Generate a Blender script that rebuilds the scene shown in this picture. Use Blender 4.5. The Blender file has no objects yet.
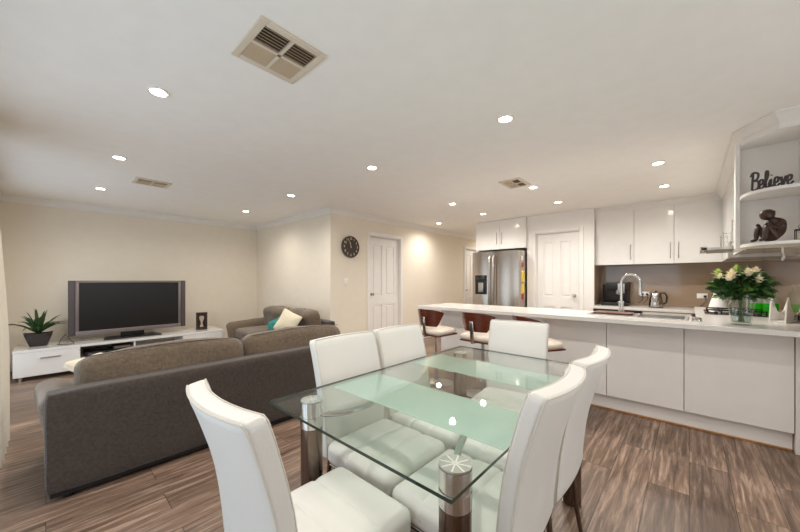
import bpy, bmesh, math, random
from mathutils import Vector, Matrix, Euler, noise
random.seed(7)
R = math.radians
PI = math.pi
scn = bpy.context.scene
C = scn.collection

# ---------------------------------------------------------------- camera
scn.cycles.diffuse_bounces = 10; scn.cycles.max_bounces = 14; scn.cycles.transparent_max_bounces = 24
cam_d = bpy.data.cameras.new('camera'); cam = bpy.data.objects.new('camera', cam_d); C.objects.link(cam)
cam_d.sensor_width = 36; cam_d.lens = 36 * 320 / 800
cam_d.shift_y = 14 / 800; cam_d.clip_start = .02
cam.location = (0, 0, 1.25); cam.rotation_euler = (R(90), 0, R(42.1))
scn.camera = cam
# ---------------------------------------------------------------- world, view, daylight
w = bpy.data.worlds.new('world'); scn.world = w; w.use_nodes = True
w.node_tree.nodes['Background'].inputs[0].default_value = (.75, .87, 1, 1)
w.node_tree.nodes['Background'].inputs[1].default_value = .6
scn.view_settings.view_transform = 'Standard'; scn.view_settings.look = 'None'
scn.view_settings.gamma = 1; scn.view_settings.use_curve_mapping = False
scn.view_settings.exposure = -0.20

def area(name, loc, rot, sx, sy, power, col):
    l = bpy.data.lights.new(name, 'AREA'); l.shape = 'RECTANGLE'; l.size = sx; l.size_y = sy
    l.energy = power; l.color = col
    o = bpy.data.objects.new(name, l); C.objects.link(o); o.location = loc; o.rotation_euler = rot
    return o
# daylight outside the left glazing; the right one is added unseen fill
area('daylight_left', (-3.2, -1.1, .9), (R(115), 0, R(0)), 6.0, 2.0, 70, (.82, .90, 1))
area('daylight_right', (2.6, 1.3, .9), (R(115), 0, R(90)), 3.0, 2.0, 58, (.93, .96, 1))
LAMP_POWER = 56
LAMP_COL = (1, .945, .88)

# ---------------------------------------------------------------- materials
MT = {}
def srgb(c):
    return tuple(((v/255)/12.92 if v/255 <= .04045 else ((v/255+.055)/1.055)**2.4) for v in c) + (1,)
def mat(name, col, rough=.5, metal=0, spec=.5, coat=0, emit=None, es=0, bump=0, bscale=60, var=0, vscale=8, stretch=None, sheen=0):
    m = bpy.data.materials.new(name); m.use_nodes = True; nt = m.node_tree; b = nt.nodes['Principled BSDF']
    c = srgb(col); b.inputs['Base Color'].default_value = c
    b.inputs['Roughness'].default_value = rough; b.inputs['Metallic'].default_value = metal
    b.inputs['Specular IOR Level'].default_value = spec; b.inputs['Coat Weight'].default_value = coat
    b.inputs['Coat Roughness'].default_value = .04
    if sheen: b.inputs['Sheen Weight'].default_value = sheen
    if emit: b.inputs['Emission Color'].default_value = srgb(emit); b.inputs['Emission Strength'].default_value = es
    tc = nt.nodes.new('ShaderNodeTexCoord'); mp = nt.nodes.new('ShaderNodeMapping')
    nt.links.new(tc.outputs['Object'], mp.inputs[0])
    if stretch: mp.inputs['Scale'].default_value = stretch
    n = nt.nodes.new('ShaderNodeTexNoise'); n.inputs['Scale'].default_value = vscale; n.inputs['Detail'].default_value = 5
    nt.links.new(mp.outputs[0], n.inputs[0])
    v = var if var else .015
    r = nt.nodes.new('ShaderNodeMix'); r.data_type = 'RGBA'
    r.inputs[6].default_value = tuple(x*(1-v) for x in c[:3]) + (1,); r.inputs[7].default_value = tuple(min(1, x*(1+v)) for x in c[:3]) + (1,)
    mr = nt.nodes.new('ShaderNodeMapRange'); mr.inputs[1].default_value = .3; mr.inputs[2].default_value = .7
    nt.links.new(n.outputs[0], mr.inputs[0]); nt.links.new(mr.outputs[0], r.inputs[0]); nt.links.new(r.outputs[2], b.inputs['Base Color'])
    if bump:
        n2 = nt.nodes.new('ShaderNodeTexNoise'); n2.inputs['Scale'].default_value = bscale; n2.inputs['Detail'].default_value = 3
        nt.links.new(mp.outputs[0], n2.inputs[0])
        bp = nt.nodes.new('ShaderNodeBump'); bp.inputs['Strength'].default_value = bump; bp.inputs['Distance'].default_value = .01
        nt.links.new(n2.outputs[0], bp.inputs['Height']); nt.links.new(bp.outputs[0], b.inputs['Normal'])
    MT[name] = m; return m
mat('wall_paint', (229, 220, 204), .85, bump=.05, bscale=200)
mat('ceiling_paint', (242, 240, 236), .9)
mat('white_trim', (232, 229, 225), .45)
mat('white_gloss', (232, 230, 226), .12, coat=.6)
mat('white_satin', (228, 223, 218), .3)
mat('worktop', (213, 210, 205), .22, var=.02, vscale=120)
mat('splash', (150, 128, 106), .12, coat=.5, var=.05, vscale=1)
mat('leather', (216, 214, 209), .42, bump=.12, bscale=180)
mat('piping', (205, 199, 188), .5)
mat('chrome', (205, 203, 200), .12, metal=1)
mat('dark_chrome', (120, 105, 95), .14, metal=1)
mat('brushed', (190, 188, 184), .3, metal=1, stretch=(1, 1, 30), vscale=6, var=.12)
mat('fridge_steel', (186, 176, 165), .22, metal=1, stretch=(40, 40, .6), vscale=5, var=.08)
mat('sofa_fabric', (100, 85, 68), .95, bump=.5, bscale=90, var=.22, vscale=45, sheen=.3)
mat('sofa_back', (64, 54, 47), .95, bump=.5, bscale=120, var=.25, vscale=60, sheen=.2)  # darker copy of the sofa fabric, shade of the back put into the colour
mat('black_plastic', (22, 20, 20), .35)
mat('black_matte', (18, 17, 17), .7)
mat('screen', (14, 11, 10), .35)
mat('tv_silver', (128, 118, 116), .35, metal=.5)
mat('tv_speaker', (74, 66, 66), .6)
mat('walnut', (88, 38, 20), .25, coat=.5, stretch=(4, 4, 30), vscale=3, var=.35)
mat('stool_pad', (205, 192, 178), .5, bump=.1, bscale=200)
mat('cream_cloth', (226, 214, 188), .9, bump=.3, bscale=160, var=.06, vscale=40)
mat('teal_cloth', (40, 128, 120), .9, bump=.3, bscale=160, var=.5, vscale=22)
mat('taupe_cloth', (170, 150, 130), .9, bump=.3, bscale=160, var=.1, vscale=30)
mat('curtain_cloth', (226, 218, 204), .9, bump=.1, bscale=200)
mat('pot_black', (44, 38, 36), .5)
mat('leaf', (42, 70, 30), .5, var=.4, vscale=20)
mat('leaf_dark', (44, 82, 34), .45, var=.45, vscale=25)
mat('leaf_light', (96, 130, 50), .5, var=.3, vscale=25)
mat('petal', (240, 228, 196), .7, var=.05, vscale=30)
mat('petal_green', (190, 210, 120), .7, var=.1, vscale=30)
mat('statue', (58, 34, 22), .4, var=.4, vscale=25)
mat('letters', (62, 55, 54), .5, var=.35, vscale=50)
mat('clock_face', (48, 38, 30), .35, var=.2, vscale=10)
mat('clock_mark', (206, 190, 160), .5)
mat('vent_cream', (214, 202, 184), .6)
mat('vent_tan', (196, 176, 150), .6)
mat('vent_dark', (88, 70, 54), .8)
mat('timber_strip', (170, 120, 70), .5, var=.2, vscale=20)
mat('frame_brown', (54, 34, 24), .4)
mat('socket_white', (238, 236, 232), .4)
mat('yellow_paper', (226, 200, 70), .7)
mat('red_paper', (170, 60, 50), .7)
mat('board_red', (104, 72, 62), .4, var=.2, vscale=20)  # colour of the reflection painted over the sink bowl
mat('soil', (50, 38, 28), .95)
mat('black_glass', (10, 10, 11), .06, coat=.6)
mat('oven_black', (24, 20, 18), .3)
mat('lamp_glow', (255, 244, 225), .5, emit=(255, 240, 215), es=28)

def facing(nt, ior):
    # Schlick reflectance, equal for both sides of a thin pane
    lw = nt.nodes.new('ShaderNodeLayerWeight'); lw.inputs[0].default_value = .5
    p = nt.nodes.new('ShaderNodeMath'); p.operation = 'POWER'; p.inputs[1].default_value = 5; nt.links.new(lw.outputs['Facing'], p.inputs[0])
    r0 = ((ior-1)/(ior+1))**2
    m = nt.nodes.new('ShaderNodeMath'); m.operation = 'MULTIPLY_ADD'; m.inputs[1].default_value = 1-r0; m.inputs[2].default_value = r0
    nt.links.new(p.outputs[0], m.inputs[0]); return m.outputs[0]
def glass_mat(name, tint, ior=1.5, mixadd=0, rough=0.0):
    m = bpy.data.materials.new(name); m.use_nodes = True; nt = m.node_tree; nt.nodes.clear()
    o = nt.nodes.new('ShaderNodeOutputMaterial'); mx = nt.nodes.new('ShaderNodeMixShader')
    t = nt.nodes.new('ShaderNodeBsdfTransparent'); t.inputs[0].default_value = tint
    g = nt.nodes.new('ShaderNodeBsdfGlossy'); g.inputs['Roughness'].default_value = rough
    nt.links.new(facing(nt, ior), mx.inputs[0]); nt.links.new(t.outputs[0], mx.inputs[1]); nt.links.new(g.outputs[0], mx.inputs[2])
    nt.links.new(mx.outputs[0], o.inputs[0]); MT[name] = m; return m
glass_mat('table_glass', (.955, .982, .970, 1))
glass_mat('clear_glass', (.90, .94, .93, 1), 1.6)
glass_mat('window_glass', (.97, .98, .98, 1))
def frosted(name, col, tint, fac):
    m = bpy.data.materials.new(name); m.use_nodes = True; nt = m.node_tree; nt.nodes.clear()
    o = nt.nodes.new('ShaderNodeOutputMaterial'); mx = nt.nodes.new('ShaderNodeMixShader'); m2 = nt.nodes.new('ShaderNodeMixShader'); m3 = nt.nodes.new('ShaderNodeMixShader')
    t = nt.nodes.new('ShaderNodeBsdfTransparent'); t.inputs[0].default_value = tint
    d = nt.nodes.new('ShaderNodeBsdfDiffuse'); d.inputs[0].default_value = srgb(col)
    tr = nt.nodes.new('ShaderNodeBsdfTranslucent'); tr.inputs[0].default_value = srgb(col)
    nt.links.new(d.outputs[0], m3.inputs[1]); nt.links.new(tr.outputs[0], m3.inputs[2]); m3.inputs[0].default_value = .4
    g = nt.nodes.new('ShaderNodeBsdfGlossy'); g.inputs['Roughness'].default_value = .02
    mx.inputs[0].default_value = fac
    nt.links.new(t.outputs[0], mx.inputs[1]); nt.links.new(m3.outputs[0], mx.inputs[2])
    nt.links.new(facing(nt, 1.45), m2.inputs[0]); nt.links.new(mx.outputs[0], m2.inputs[1]); nt.links.new(g.outputs[0], m2.inputs[2])
    nt.links.new(m2.outputs[0], o.inputs[0]); MT[name] = m
frosted('frost', (216, 238, 229), (.92, .97, .95, 1), .64)
frosted('green_soap', (60, 225, 40), (.4, 1, .3, 1), .8)
frosted('clear_plastic', (235, 236, 232), (.95, .98, .95, 1), .6)
mat('spoke', (236, 234, 230), .45, metal=.3)  # pale bars painted as the radial glints of brushed metal
mat('glass_edge', (18, 50, 38), .1, coat=.5)

def floor_mat():
    m = bpy.data.materials.new('floor_wood'); m.use_nodes = True; nt = m.node_tree; b = nt.nodes['Principled BSDF']; L = nt.links.new
    tc = nt.nodes.new('ShaderNodeTexCoord'); mp = nt.nodes.new('ShaderNodeMapping'); L(tc.outputs['Object'], mp.inputs[0])
    mp.inputs['Rotation'].default_value = (0, 0, R(90))
    br = nt.nodes.new('ShaderNodeTexBrick'); L(mp.outputs[0], br.inputs[0])
    br.inputs['Scale'].default_value = 1; br.inputs['Brick Width'].default_value = 1.25; br.inputs['Row Height'].default_value = .19
    br.inputs['Mortar Size'].default_value = .0016; br.inputs['Mortar Smooth'].default_value = .2; br.offset = .37; br.inputs['Bias'].default_value = 0
    br.inputs['Color1'].default_value = (0, 0, 0, 1); br.inputs['Color2'].default_value = (1, 1, 1, 1); br.inputs['Mortar'].default_value = (.5, .5, .5, 1)
    # per board offset so the grain breaks at each joint
    ad = nt.nodes.new('ShaderNodeVectorMath'); ad.operation = 'MULTIPLY_ADD'; L(br.outputs['Color'], ad.inputs[0]); ad.inputs[1].default_value = (7, 13, 3); L(mp.outputs[0], ad.inputs[2])
    mp2 = nt.nodes.new('ShaderNodeMapping'); mp2.inputs['Scale'].default_value = (1.2, 17, 1); L(ad.outputs[0], mp2.inputs[0])
    n1 = nt.nodes.new('ShaderNodeTexNoise'); n1.inputs['Scale'].default_value = 2.2; n1.inputs['Detail'].default_value = 8; n1.inputs['Roughness'].default_value = .65; n1.inputs['Distortion'].default_value = .6
    L(mp2.outputs[0], n1.inputs[0])
    cr = nt.nodes.new('ShaderNodeValToRGB'); L(n1.outputs[0], cr.inputs[0])
    e = cr.color_ramp.elements; e[0].position = .28; e[0].color = srgb((70, 54, 44)); e[1].position = .72; e[1].color = srgb((176, 152, 134))
    x = cr.color_ramp.elements.new(.5); x.color = srgb((122, 99, 83))
    hs = nt.nodes.new('ShaderNodeMix'); hs.data_type = 'RGBA'; hs.blend_type = 'MULTIPLY'; hs.inputs[0].default_value = 1
    mr = nt.nodes.new('ShaderNodeMapRange'); mr.inputs[3].default_value = .70; mr.inputs[4].default_value = 1.2; L(br.outputs['Color'], mr.inputs[0])
    L(cr.outputs[0], hs.inputs[6]); L(mr.outputs[0], hs.inputs[7])
    mo = nt.nodes.new('ShaderNodeMix'); mo.data_type = 'RGBA'; L(br.outputs['Fac'], mo.inputs[0]); L(hs.outputs[2], mo.inputs[6]); mo.inputs[7].default_value = srgb((50, 38, 30))
    L(mo.outputs[2], b.inputs['Base Color']); b.inputs['Roughness'].default_value = .36
    bp = nt.nodes.new('ShaderNodeBump'); bp.inputs['Strength'].default_value = .12; bp.inputs['Distance'].default_value = .004; L(n1.outputs[0], bp.inputs['Height']); L(bp.outputs[0], b.inputs['Normal'])
    MT['floor_wood'] = m
floor_mat()

# ---------------------------------------------------------------- geometry helpers
class MB:
    def __init__(s): s.bm = bmesh.new(); s.mats = []
    def mi(s, m):
        if m not in s.mats: s.mats.append(m)
        return s.mats.index(m)
    def add(s, tmp, m, M=None):
        me = bpy.data.meshes.new('t'); tmp.to_mesh(me); tmp.free()
        if M is not None: me.transform(M)
        i = s.mi(m); n = len(s.bm.faces); s.bm.from_mesh(me); bpy.data.meshes.remove(me)
        s.bm.faces.ensure_lookup_table()
        for f in s.bm.faces[n:]: f.material_index = i
        return s
    def box(s, x0, x1, y0, y1, z0, z1, m, bev=0, seg=2, M=None):
        t = bmesh.new(); bmesh.ops.create_cube(t, size=1)
        for v in t.verts:
            v.co = Vector(((x0+x1)/2 + v.co.x*(x1-x0), (y0+y1)/2 + v.co.y*(y1-y0), (z0+z1)/2 + v.co.z*(z1-z0)))
        if bev: bmesh.ops.bevel(t, geom=t.edges[:], offset=bev, segments=seg, affect='EDGES', profile=.5)
        return s.add(t, m, M)
    def cyl(s, c, r, h, m, r2=None, seg=24, axis='z', bev=0):
        t = bmesh.new(); bmesh.ops.create_cone(t, cap_ends=True, segments=seg, radius1=r, radius2=r if r2 is None else r2, depth=h)
        if bev:
            ed = [e for e in t.edges if abs(e.verts[0].co.z - e.verts[1].co.z) < 1e-6]
            bmesh.ops.bevel(t, geom=ed, offset=bev, segments=2, affect='EDGES')
        M = Matrix.Translation(Vector(c)) @ ({'z': Matrix(), 'x': Matrix.Rotation(PI/2, 4, 'Y'), 'y': Matrix.Rotation(-PI/2, 4, 'X')}[axis]) @ Matrix.Translation((0, 0, h/2))
        return s.add(t, m, M)
    def lathe(s, prof, m, c=(0, 0, 0), seg=28, M=None):
        t = bmesh.new(); rings = []
        for r, z in prof:
            rings.append([t.verts.new((r*math.cos(2*PI*k/seg), r*math.sin(2*PI*k/seg), z)) for k in range(seg)] if r > 1e-5 else [t.verts.new((0, 0, z))])
        for a, b in zip(rings, rings[1:]):
            for k in range(seg):
                k2 = (k+1) % seg
                if len(a) == 1 and len(b) == 1: continue
                if len(a) == 1: t.faces.new((a[0], b[k2], b[k]))
                elif len(b) == 1: t.faces.new((a[k], a[k2], b[0]))
                else: t.faces.new((a[k], a[k2], b[k2], b[k]))
        bmesh.ops.recalc_face_normals(t, faces=t.faces[:])
        return s.add(t, m, Matrix.Translation(Vector(c)) if M is None else M)
    def tube(s, pts, r, m, seg=10, close=False):
        pts = [Vector(p) for p in pts]; rs = r if isinstance(r, (list, tuple)) else [r]*len(pts)
        t = bmesh.new(); rings = []; n = len(pts); up = None
        for i, p in enumerate(pts):
            if close: d = pts[(i+1) % n] - pts[i-1]
            else: d = pts[min(i+1, n-1)] - pts[max(i-1, 0)]
            d.normalize()
            if up is None:
                up = Vector((0, 0, 1)) if abs(d.z) < .9 else Vector((1, 0, 0))
            a = d.cross(up); a.normalize(); b = a.cross(d); b.normalize(); up = b
            rings.append([t.verts.new(p + (a*math.cos(2*PI*k/seg) + b*math.sin(2*PI*k/seg))*rs[i]) for k in range(seg)])
        rr = list(zip(rings, rings[1:])) + ([(rings[-1], rings[0])] if close else [])
        for A, B in rr:
            for k in range(seg): t.faces.new((A[k], A[(k+1) % seg], B[(k+1) % seg], B[k]))
        if not close: t.faces.new(rings[0][::-1]); t.faces.new(rings[-1])
        bmesh.ops.recalc_face_normals(t, faces=t.faces[:])
        return s.add(t, m)
    def prism(s, poly, z0, z1, m, M=None, bev=0):
        t = bmesh.new(); a = [t.verts.new((x, y, z0)) for x, y in poly]; b = [t.verts.new((x, y, z1)) for x, y in poly]
        n = len(poly); t.faces.new(a[::-1]); t.faces.new(b)
        for k in range(n): t.faces.new((a[k], a[(k+1) % n], b[(k+1) % n], b[k]))
        bmesh.ops.recalc_face_normals(t, faces=t.faces[:])
        if bev: bmesh.ops.bevel(t, geom=t.edges[:], offset=bev, segments=2, affect='EDGES')
        return s.add(t, m, M)
    def grid(s, fn, nu, nv, m, closed_u=False):
        t = bmesh.new(); V = [[t.verts.new(fn(i/nu, j/nv)) for j in range(nv+1)] for i in range(nu + (0 if closed_u else 1))]
        for i in range(nu):
            for j in range(nv):
                i2 = (i+1) % len(V); t.faces.new((V[i][j], V[i2][j], V[i2][j+1], V[i][j+1]))
        return s.add(t, m)
    def soft(s, hx, hy, hz, rad, m, M, puff=0, wob=0, n=12, fn=None, seed=0):
        """a cushion: cube grid pushed to a rounded box, swollen in the middle"""
        t = bmesh.new(); bmesh.ops.create_cube(t, size=2)
        bmesh.ops.subdivide_edges(t, edges=t.edges[:], cuts=n, use_grid_fill=True)
        for v in t.verts:
            p = v.co.copy(); q = Vector((p.x*hx, p.y*hy, p.z*hz))
            c = Vector((max(-hx+rad, min(hx-rad, q.x)), max(-hy+rad, min(hy-rad, q.y)), max(-hz+rad, min(hz-rad, q.z))))
            d = q - c
            if d.length > 1e-9:
                # keep grid spacing while rounding corners
                mx = max(abs(d.x), abs(d.y), abs(d.z)); d = d.normalized()*mx
            q = c + d
            if puff:
                fx = 1-p.x**2; fy = 1-p.y**2; fz = 1-p.z**2
                q.z += (1 if p.z > 0 else -1)*puff*fx*fy*abs(p.z)
                q.x += p.x*puff*.4*fy*fz; q.y += p.y*puff*.4*fx*fz
            if wob:
                nn = noise.noise_vector(q*6 + Vector((seed, seed*2, 0)))
                q += nn*wob
            v.co = q
            if fn: v.co = fn(v.co)
        return s.add(t, m, M)
    def build(s, name, parent=None, smooth=True, ang=40):
        me = bpy.data.meshes.new(name); s.bm.to_mesh(me); s.bm.free()
        for m in s.mats: me.materials.append(MT[m])
        if smooth:
            me.polygons.foreach_set('use_smooth', [True]*len(me.polygons)); me.set_sharp_from_angle(angle=R(ang))
        o = bpy.data.objects.new(name, me); C.objects.link(o)
        if parent: o.parent = parent
        return o
T = lambda x, y, z: Matrix.Translation((x, y, z))
def RZ(a): return Matrix.Rotation(R(a), 4, 'Z')
def RX(a): return Matrix.Rotation(R(a), 4, 'X')
def RY(a): return Matrix.Rotation(R(a), 4, 'Y')
def thing(name, label, cat, loc=(0, 0, 0), rz=0, group=None):
    o = bpy.data.objects.new(name, None); C.objects.link(o); o.location = loc; o.rotation_euler = (0, 0, R(rz)); o.empty_display_size = .1
    o['label'] = label; o['category'] = cat
    if group: o['group'] = group
    return o
def tag(o, label, cat, group=None, kind=None):
    o['label'] = label; o['category'] = cat
    if group: o['group'] = group
    if kind: o['kind'] = kind
    return o
def struct(o, label, cat='room'):
    o['kind'] = 'structure'; o['label'] = label; o['category'] = cat; return o
def kids(o): return list(o.children)
def copy_tree(o, parent=None):
    c = o.copy(); C.objects.link(c)
    if parent: c.parent = parent
    for ch in kids(o): copy_tree(ch, c)
    return c
def setloc(o, loc, rz=None):
    o.location = loc
    if rz is not None: o.rotation_euler = (0, 0, R(rz))
    return o

# ================================================================ THE ROOM
XW, XC, YR, YL, YB, XK, XR, YN, HC = -6.88, -4.24, 3.04, -.46, 6.36, .72, 1.9, 3.40, 2.4
YH = 9.0     # end of the hallway
XF = -3.20   # hallway side of the fridge housing
th = .1
b = MB(); b.box(XW-th, XR+th, YL-th, YH+th, -.1, 0, 'floor_wood'); struct(b.build('floor', smooth=False), 'brown wood plank floor running through the whole room', 'floor')
b = MB(); b.box(XW-th, XR+th, YL-th, YH+th, HC, HC+.1, 'ceiling_paint'); struct(b.build('ceiling', smooth=False), 'flat white ceiling with downlights', 'ceiling')
def wall(name, boxes, label, m='wall_paint'):
    b = MB()
    for bx in boxes: b.box(*bx, m)
    return struct(b.build(name, smooth=False), label, 'wall')
wall('wall_far', [(XW-th, XW, YL-th, YR+th, 0, HC)], 'cream wall behind the television')
wall('wall_corner', [(XW, XC-th, YR, YR+th, 0, HC)], 'cream wall behind the two-seat sofa')
D1 = (3.875, 4.695); D2 = (7.16, 7.98); DH = 2.05
wall('wall_hall', [(XC-th, XC, YR, D1[0], 0, HC), (XC-th, XC, D1[0], D1[1], DH, HC), (XC-th, XC, D1[1], D2[0], 0, HC), (XC-th, XC, D2[0], D2[1], DH, HC), (XC-th, XC, D2[1], YH, 0, HC)], 'cream wall with the round clock and white door')
wall('wall_hall_end', [(XC-th, XF, YH, YH+th, 0, HC)], 'cream wall at the end of the hallway')
WL = (-6.2, -.2); 
wall('wall_left', [(XW-th, WL[0], YL-th, YL, 0, HC), (WL[1], XR+th, YL-th, YL, 0, HC), (WL[0], WL[1], YL-th, YL, 2.15, HC)], 'cream wall with the glazed door beside the camera')
WR = (.2, 2.6)
wall('wall_right', [(XR, XR+th, YL, WR[0], 0, HC), (XR, XR+th, WR[1], YN+th, 0, HC), (XR, XR+th, WR[0], WR[1], 2.15, HC), (XR, XR+th, WR[0], WR[1], 0, .25)], 'cream wall with a window right of the camera')
wall('wall_nib', [(XK, XR, YN, YN+.25, 0, HC)], 'short cream wall at the kitchen end of the dining area')
wall('wall_kitchen_right', [(XK, XK+th, YN+.25, YB+th, 0, HC)], 'cream kitchen wall behind the shelves')
wall('wall_kitchen_back', [(-1.13, XK, YB, YB+th, 0, HC)], 'cream kitchen wall behind the overhead cupboards')
PX = (-2.035, -1.335); YP = 5.88
wall('wall_pantry', [(-2.19, PX[0], YP, YP+.1, 0, HC), (PX[1], -1.13, YP, YB+th, 0, HC), (PX[0], PX[1], YP, YP+.1, 2.07, HC), (-2.19, -2.12, YP+.1, 6.7, 0, HC)], 'white wall around the pantry door', 'white_trim')
wall('wall_fridge_recess', [(XF, XF+.05, YP-.02, YH, 0, HC), (XF+.05, -2.19, 6.62, 6.7, 0, HC)], 'white housing walls around the fridge', 'white_trim')
wall('wall_pantry_inner', [(-2.12, -1.13, 6.9, 7.0, 0, HC)], 'pantry back wall', 'white_trim')
# splashback
b = MB(); b.box(-1.128, XK-.008, YB-.008, YB-.001, .846, 1.5, 'splash'); b.box(XK-.008, XK-.001, YN+.26, YB-.008, .902, 1.5, 'splash'); b.box(-1.129, -1.122, YP+.02, YB-.008, .846, 1.5, 'splash')
struct(b.build('trim_splashback', smooth=False), 'glossy brown glass splashback around the kitchen', 'splashback')
# cornice: cove profile swept along the walls
def cornice(name, pts, label, s=.085):
    prof = [(0, 0), (0, -s), (.012, -s), (.02, -s+.015), (.035, -.04), (.06, -.02), (s-.01, -.012), (s, -.012), (s, 0)]
    t = bmesh.new(); rings = []; n = len(pts)
    for i, p in enumerate(pts):
        p = Vector(p); d0 = (p - Vector(pts[i-1])).normalized() if i else None; d1 = (Vector(pts[i+1]) - p).normalized() if i < n-1 else None
        if d0 is None: nn = Vector((-d1.y, d1.x)); k = 1
        elif d1 is None: nn = Vector((-d0.y, d0.x)); k = 1
        else:
            n0 = Vector((-d0.y, d0.x)); n1 = Vector((-d1.y, d1.x)); nn = (n0+n1).normalized(); k = 1/max(.3, nn.dot(n0))
        rings.append([t.verts.new((p.x+nn.x*k*u, p.y+nn.y*k*u, HC-.0005+v)) for u, v in prof])
    for A, B in zip(rings, rings[1:]):
        for k in range(len(prof)): k2 = (k+1) % len(prof); t.faces.new((A[k], A[k2], B[k2], B[k]))
    t.faces.new(rings[0]); t.faces.new(rings[-1][::-1]); bmesh.ops.recalc_face_normals(t, faces=t.faces[:])
    b = MB(); b.add(t, 'white_trim'); return struct(b.build(name, ang=25), label, 'cornice')
# room side lies on the left of travel
cornice('trim_1', [(XC, YH), (XC, YR), (XW, YR), (XW, YL), (XR, YL), (XR, YN), (XK, YN)], 'white cove cornice around the living area')
# baseboards
b = MB()
b.box(XW, XW+.015, YL, YR, 0, .09, 'white_trim', .003); struct(b.build('baseboard_far'), 'white skirting under the television wall', 'skirting')
b = MB(); b.box(XW+.015, XC, YR-.015, YR, 0, .09, 'white_trim', .003); struct(b.build('baseboard_corner'), 'white skirting behind the two-seat sofa', 'skirting')
b = MB()
for y0, y1 in ((YR, D1[0]-.06), (D1[1]+.06, D2[0]-.06), (D2[1]+.06, YH)): b.box(XC, XC+.015, y0, y1, 0, .09, 'white_trim', .003)
struct(b.build('baseboard_hall'), 'white skirting along the clock wall', 'skirting')
# left glazing, and a right window added unseen to let in fill light
def window(name, x0, x1, z0, z1, n, label):
    b = MB(); f = .05
    b.box(x0, x1, -.04, .04, z1-f, z1, 'white_trim'); b.box(x0, x1, -.04, .04, z0, z0+f, 'white_trim')
    for k in range(n+1):
        xx = x0 + (x1-x0-f)*k/n; b.box(xx, xx+f, -.04, .04, z0+f, z1-f, 'white_trim')
    o = struct(b.build(name, smooth=False), label, 'window')
    g = MB(); g.box(x0+f, x1-f, -.003, .003, z0+f, z1-f, 'window_glass'); g.build('pane', o, smooth=False)
    return o
o = window('window_1', 0, WL[1]-WL[0], 0, 2.15, 5, 'white framed sliding glass door'); o.location = (WL[0], YL-.05, 0)
o = window('window_2', 0, WR[1]-WR[0], .25, 2.15, 2, 'white framed dining window'); o.location = (XR+.05, WR[0], 0); o.rotation_euler = (0, 0, R(90))

# doors: local x across, front towards -y
def door(name, w, h, label, kx, knob_side_y=-1):
    b = MB(); st = .11; t0, t1 = 0, .035
    mid = w/2
    zs = [(0, .2), (.78, .95), (h-.14, h)]
    for x0, x1 in ((0, st), (mid-.05, mid+.05), (w-st, w)): b.box(x0, x1, t0, t1, 0, h, 'white_trim')
    for z0, z1 in zs:
        b.box(st, mid-.05, t0, t1, z0, z1, 'white_trim'); b.box(mid+.05, w-st, t0, t1, z0, z1, 'white_trim')
    for x0, x1 in ((st, mid-.05), (mid+.05, w-st)):
        for z0, z1 in ((.2, .78), (.95, h-.14)):
            b.box(x0, x1, t0+.014, t1, z0, z1, 'white_trim')
            b.box(x0+.028, x1-.028, t0+.004, t0+.02, z0+.03, z1-.03, 'white_trim', .008, 1)
    o = struct(b.build(name, smooth=False), label, 'door')
    k = MB(); k.cyl((kx, -.012, .98), .026, .012, 'chrome', axis='y', bev=.003)
    k.lathe([(0, 0), (.011, 0), (.011, .02), (.022, .03), (.027, .04), (.022, .052), (0, .056)], 'chrome', M=T(kx, -.008, .98) @ RX(90))
    k.build('door_knob', o)
    return o
def architrave(name, w, h, label, d=.02, deep=.1):
    b = MB(); s = .06
    b.box(-s, 0, -d, 0, 0, h+s, 'white_trim', .006); b.box(w, w+s, -d, 0, 0, h+s, 'white_trim', .006); b.box(0, w, -d, 0, h, h+s, 'white_trim', .006)
    b.box(-.001, .012, 0, deep, 0, h, 'white_trim'); b.box(w-.012, w+.001, 0, deep, 0, h, 'white_trim'); b.box(0, w, 0, deep, h-.012, h+.001, 'white_trim')
    return struct(b.build(name, smooth=False), label, 'architrave')
# clock-wall doors: wall faces +X; local x -> +Y, local -y -> +X : rot 90
o = door('door_1', D1[1]-D1[0]-.03, DH-.025, 'white four-panel door beside the clock', .07); setloc(o, (XC-.045, D1[0]+.015, .01), 90)
o = architrave('trim_2', D1[1]-D1[0], DH, 'white architrave around the door beside the clock'); setloc(o, (XC, D1[0], 0), 90)
o = door('door_2', D2[1]-D2[0]-.03, DH-.025, 'white panelled door far down the hallway', .07); setloc(o, (XC-.045, D2[0]+.015, .01), 90)
o = architrave('trim_3', D2[1]-D2[0], DH, 'white architrave around the hallway door'); setloc(o, (XC, D2[0], 0), 90)
o = door('door_3', PX[1]-PX[0]-.03, 2.045, 'white four-panel pantry door right of the fridge', PX[1]-PX[0]-.1); setloc(o, (PX[0]+.015, YP+.03, .01), 0)
o = architrave('trim_4', PX[1]-PX[0], 2.07, 'white architrave around the pantry door'); setloc(o, (PX[0], YP, 0), 0)

# ================================================================ CEILING FITTINGS
proto = None
def lamp_at(x, y, label, first=[None, None]):
    if first[0] is None:
        t = thing('downlight', label, 'light', (x, y, HC), 0, 'recessed ceiling downlights')
        b = MB(); b.lathe([(.041, -.001), (.055, -.001), (.057, -.005), (.052, -.010), (.042, -.008), (.041, -.001)], 'white_trim'); b.build('bezel', t)
        b = MB(); b.cyl((0, 0, -.009), .041, .004, 'lamp_glow'); b.build('globe', t)
        first[0] = t
        l = bpy.data.lights.new('downlight_beam', 'SPOT'); l.energy = LAMP_POWER; l.color = LAMP_COL; l.spot_size = R(168); l.spot_blend = .9; l.shadow_soft_size = .04
        first[1] = l
    else:
        t = copy_tree(first[0]); setloc(t, (x, y, HC)); t['label'] = label
    lo = bpy.data.objects.new('downlight_beam', first[1]); C.objects.link(lo); lo.parent = t; lo.location = (0, 0, -.03)
    return t
_real = copy_tree
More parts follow.
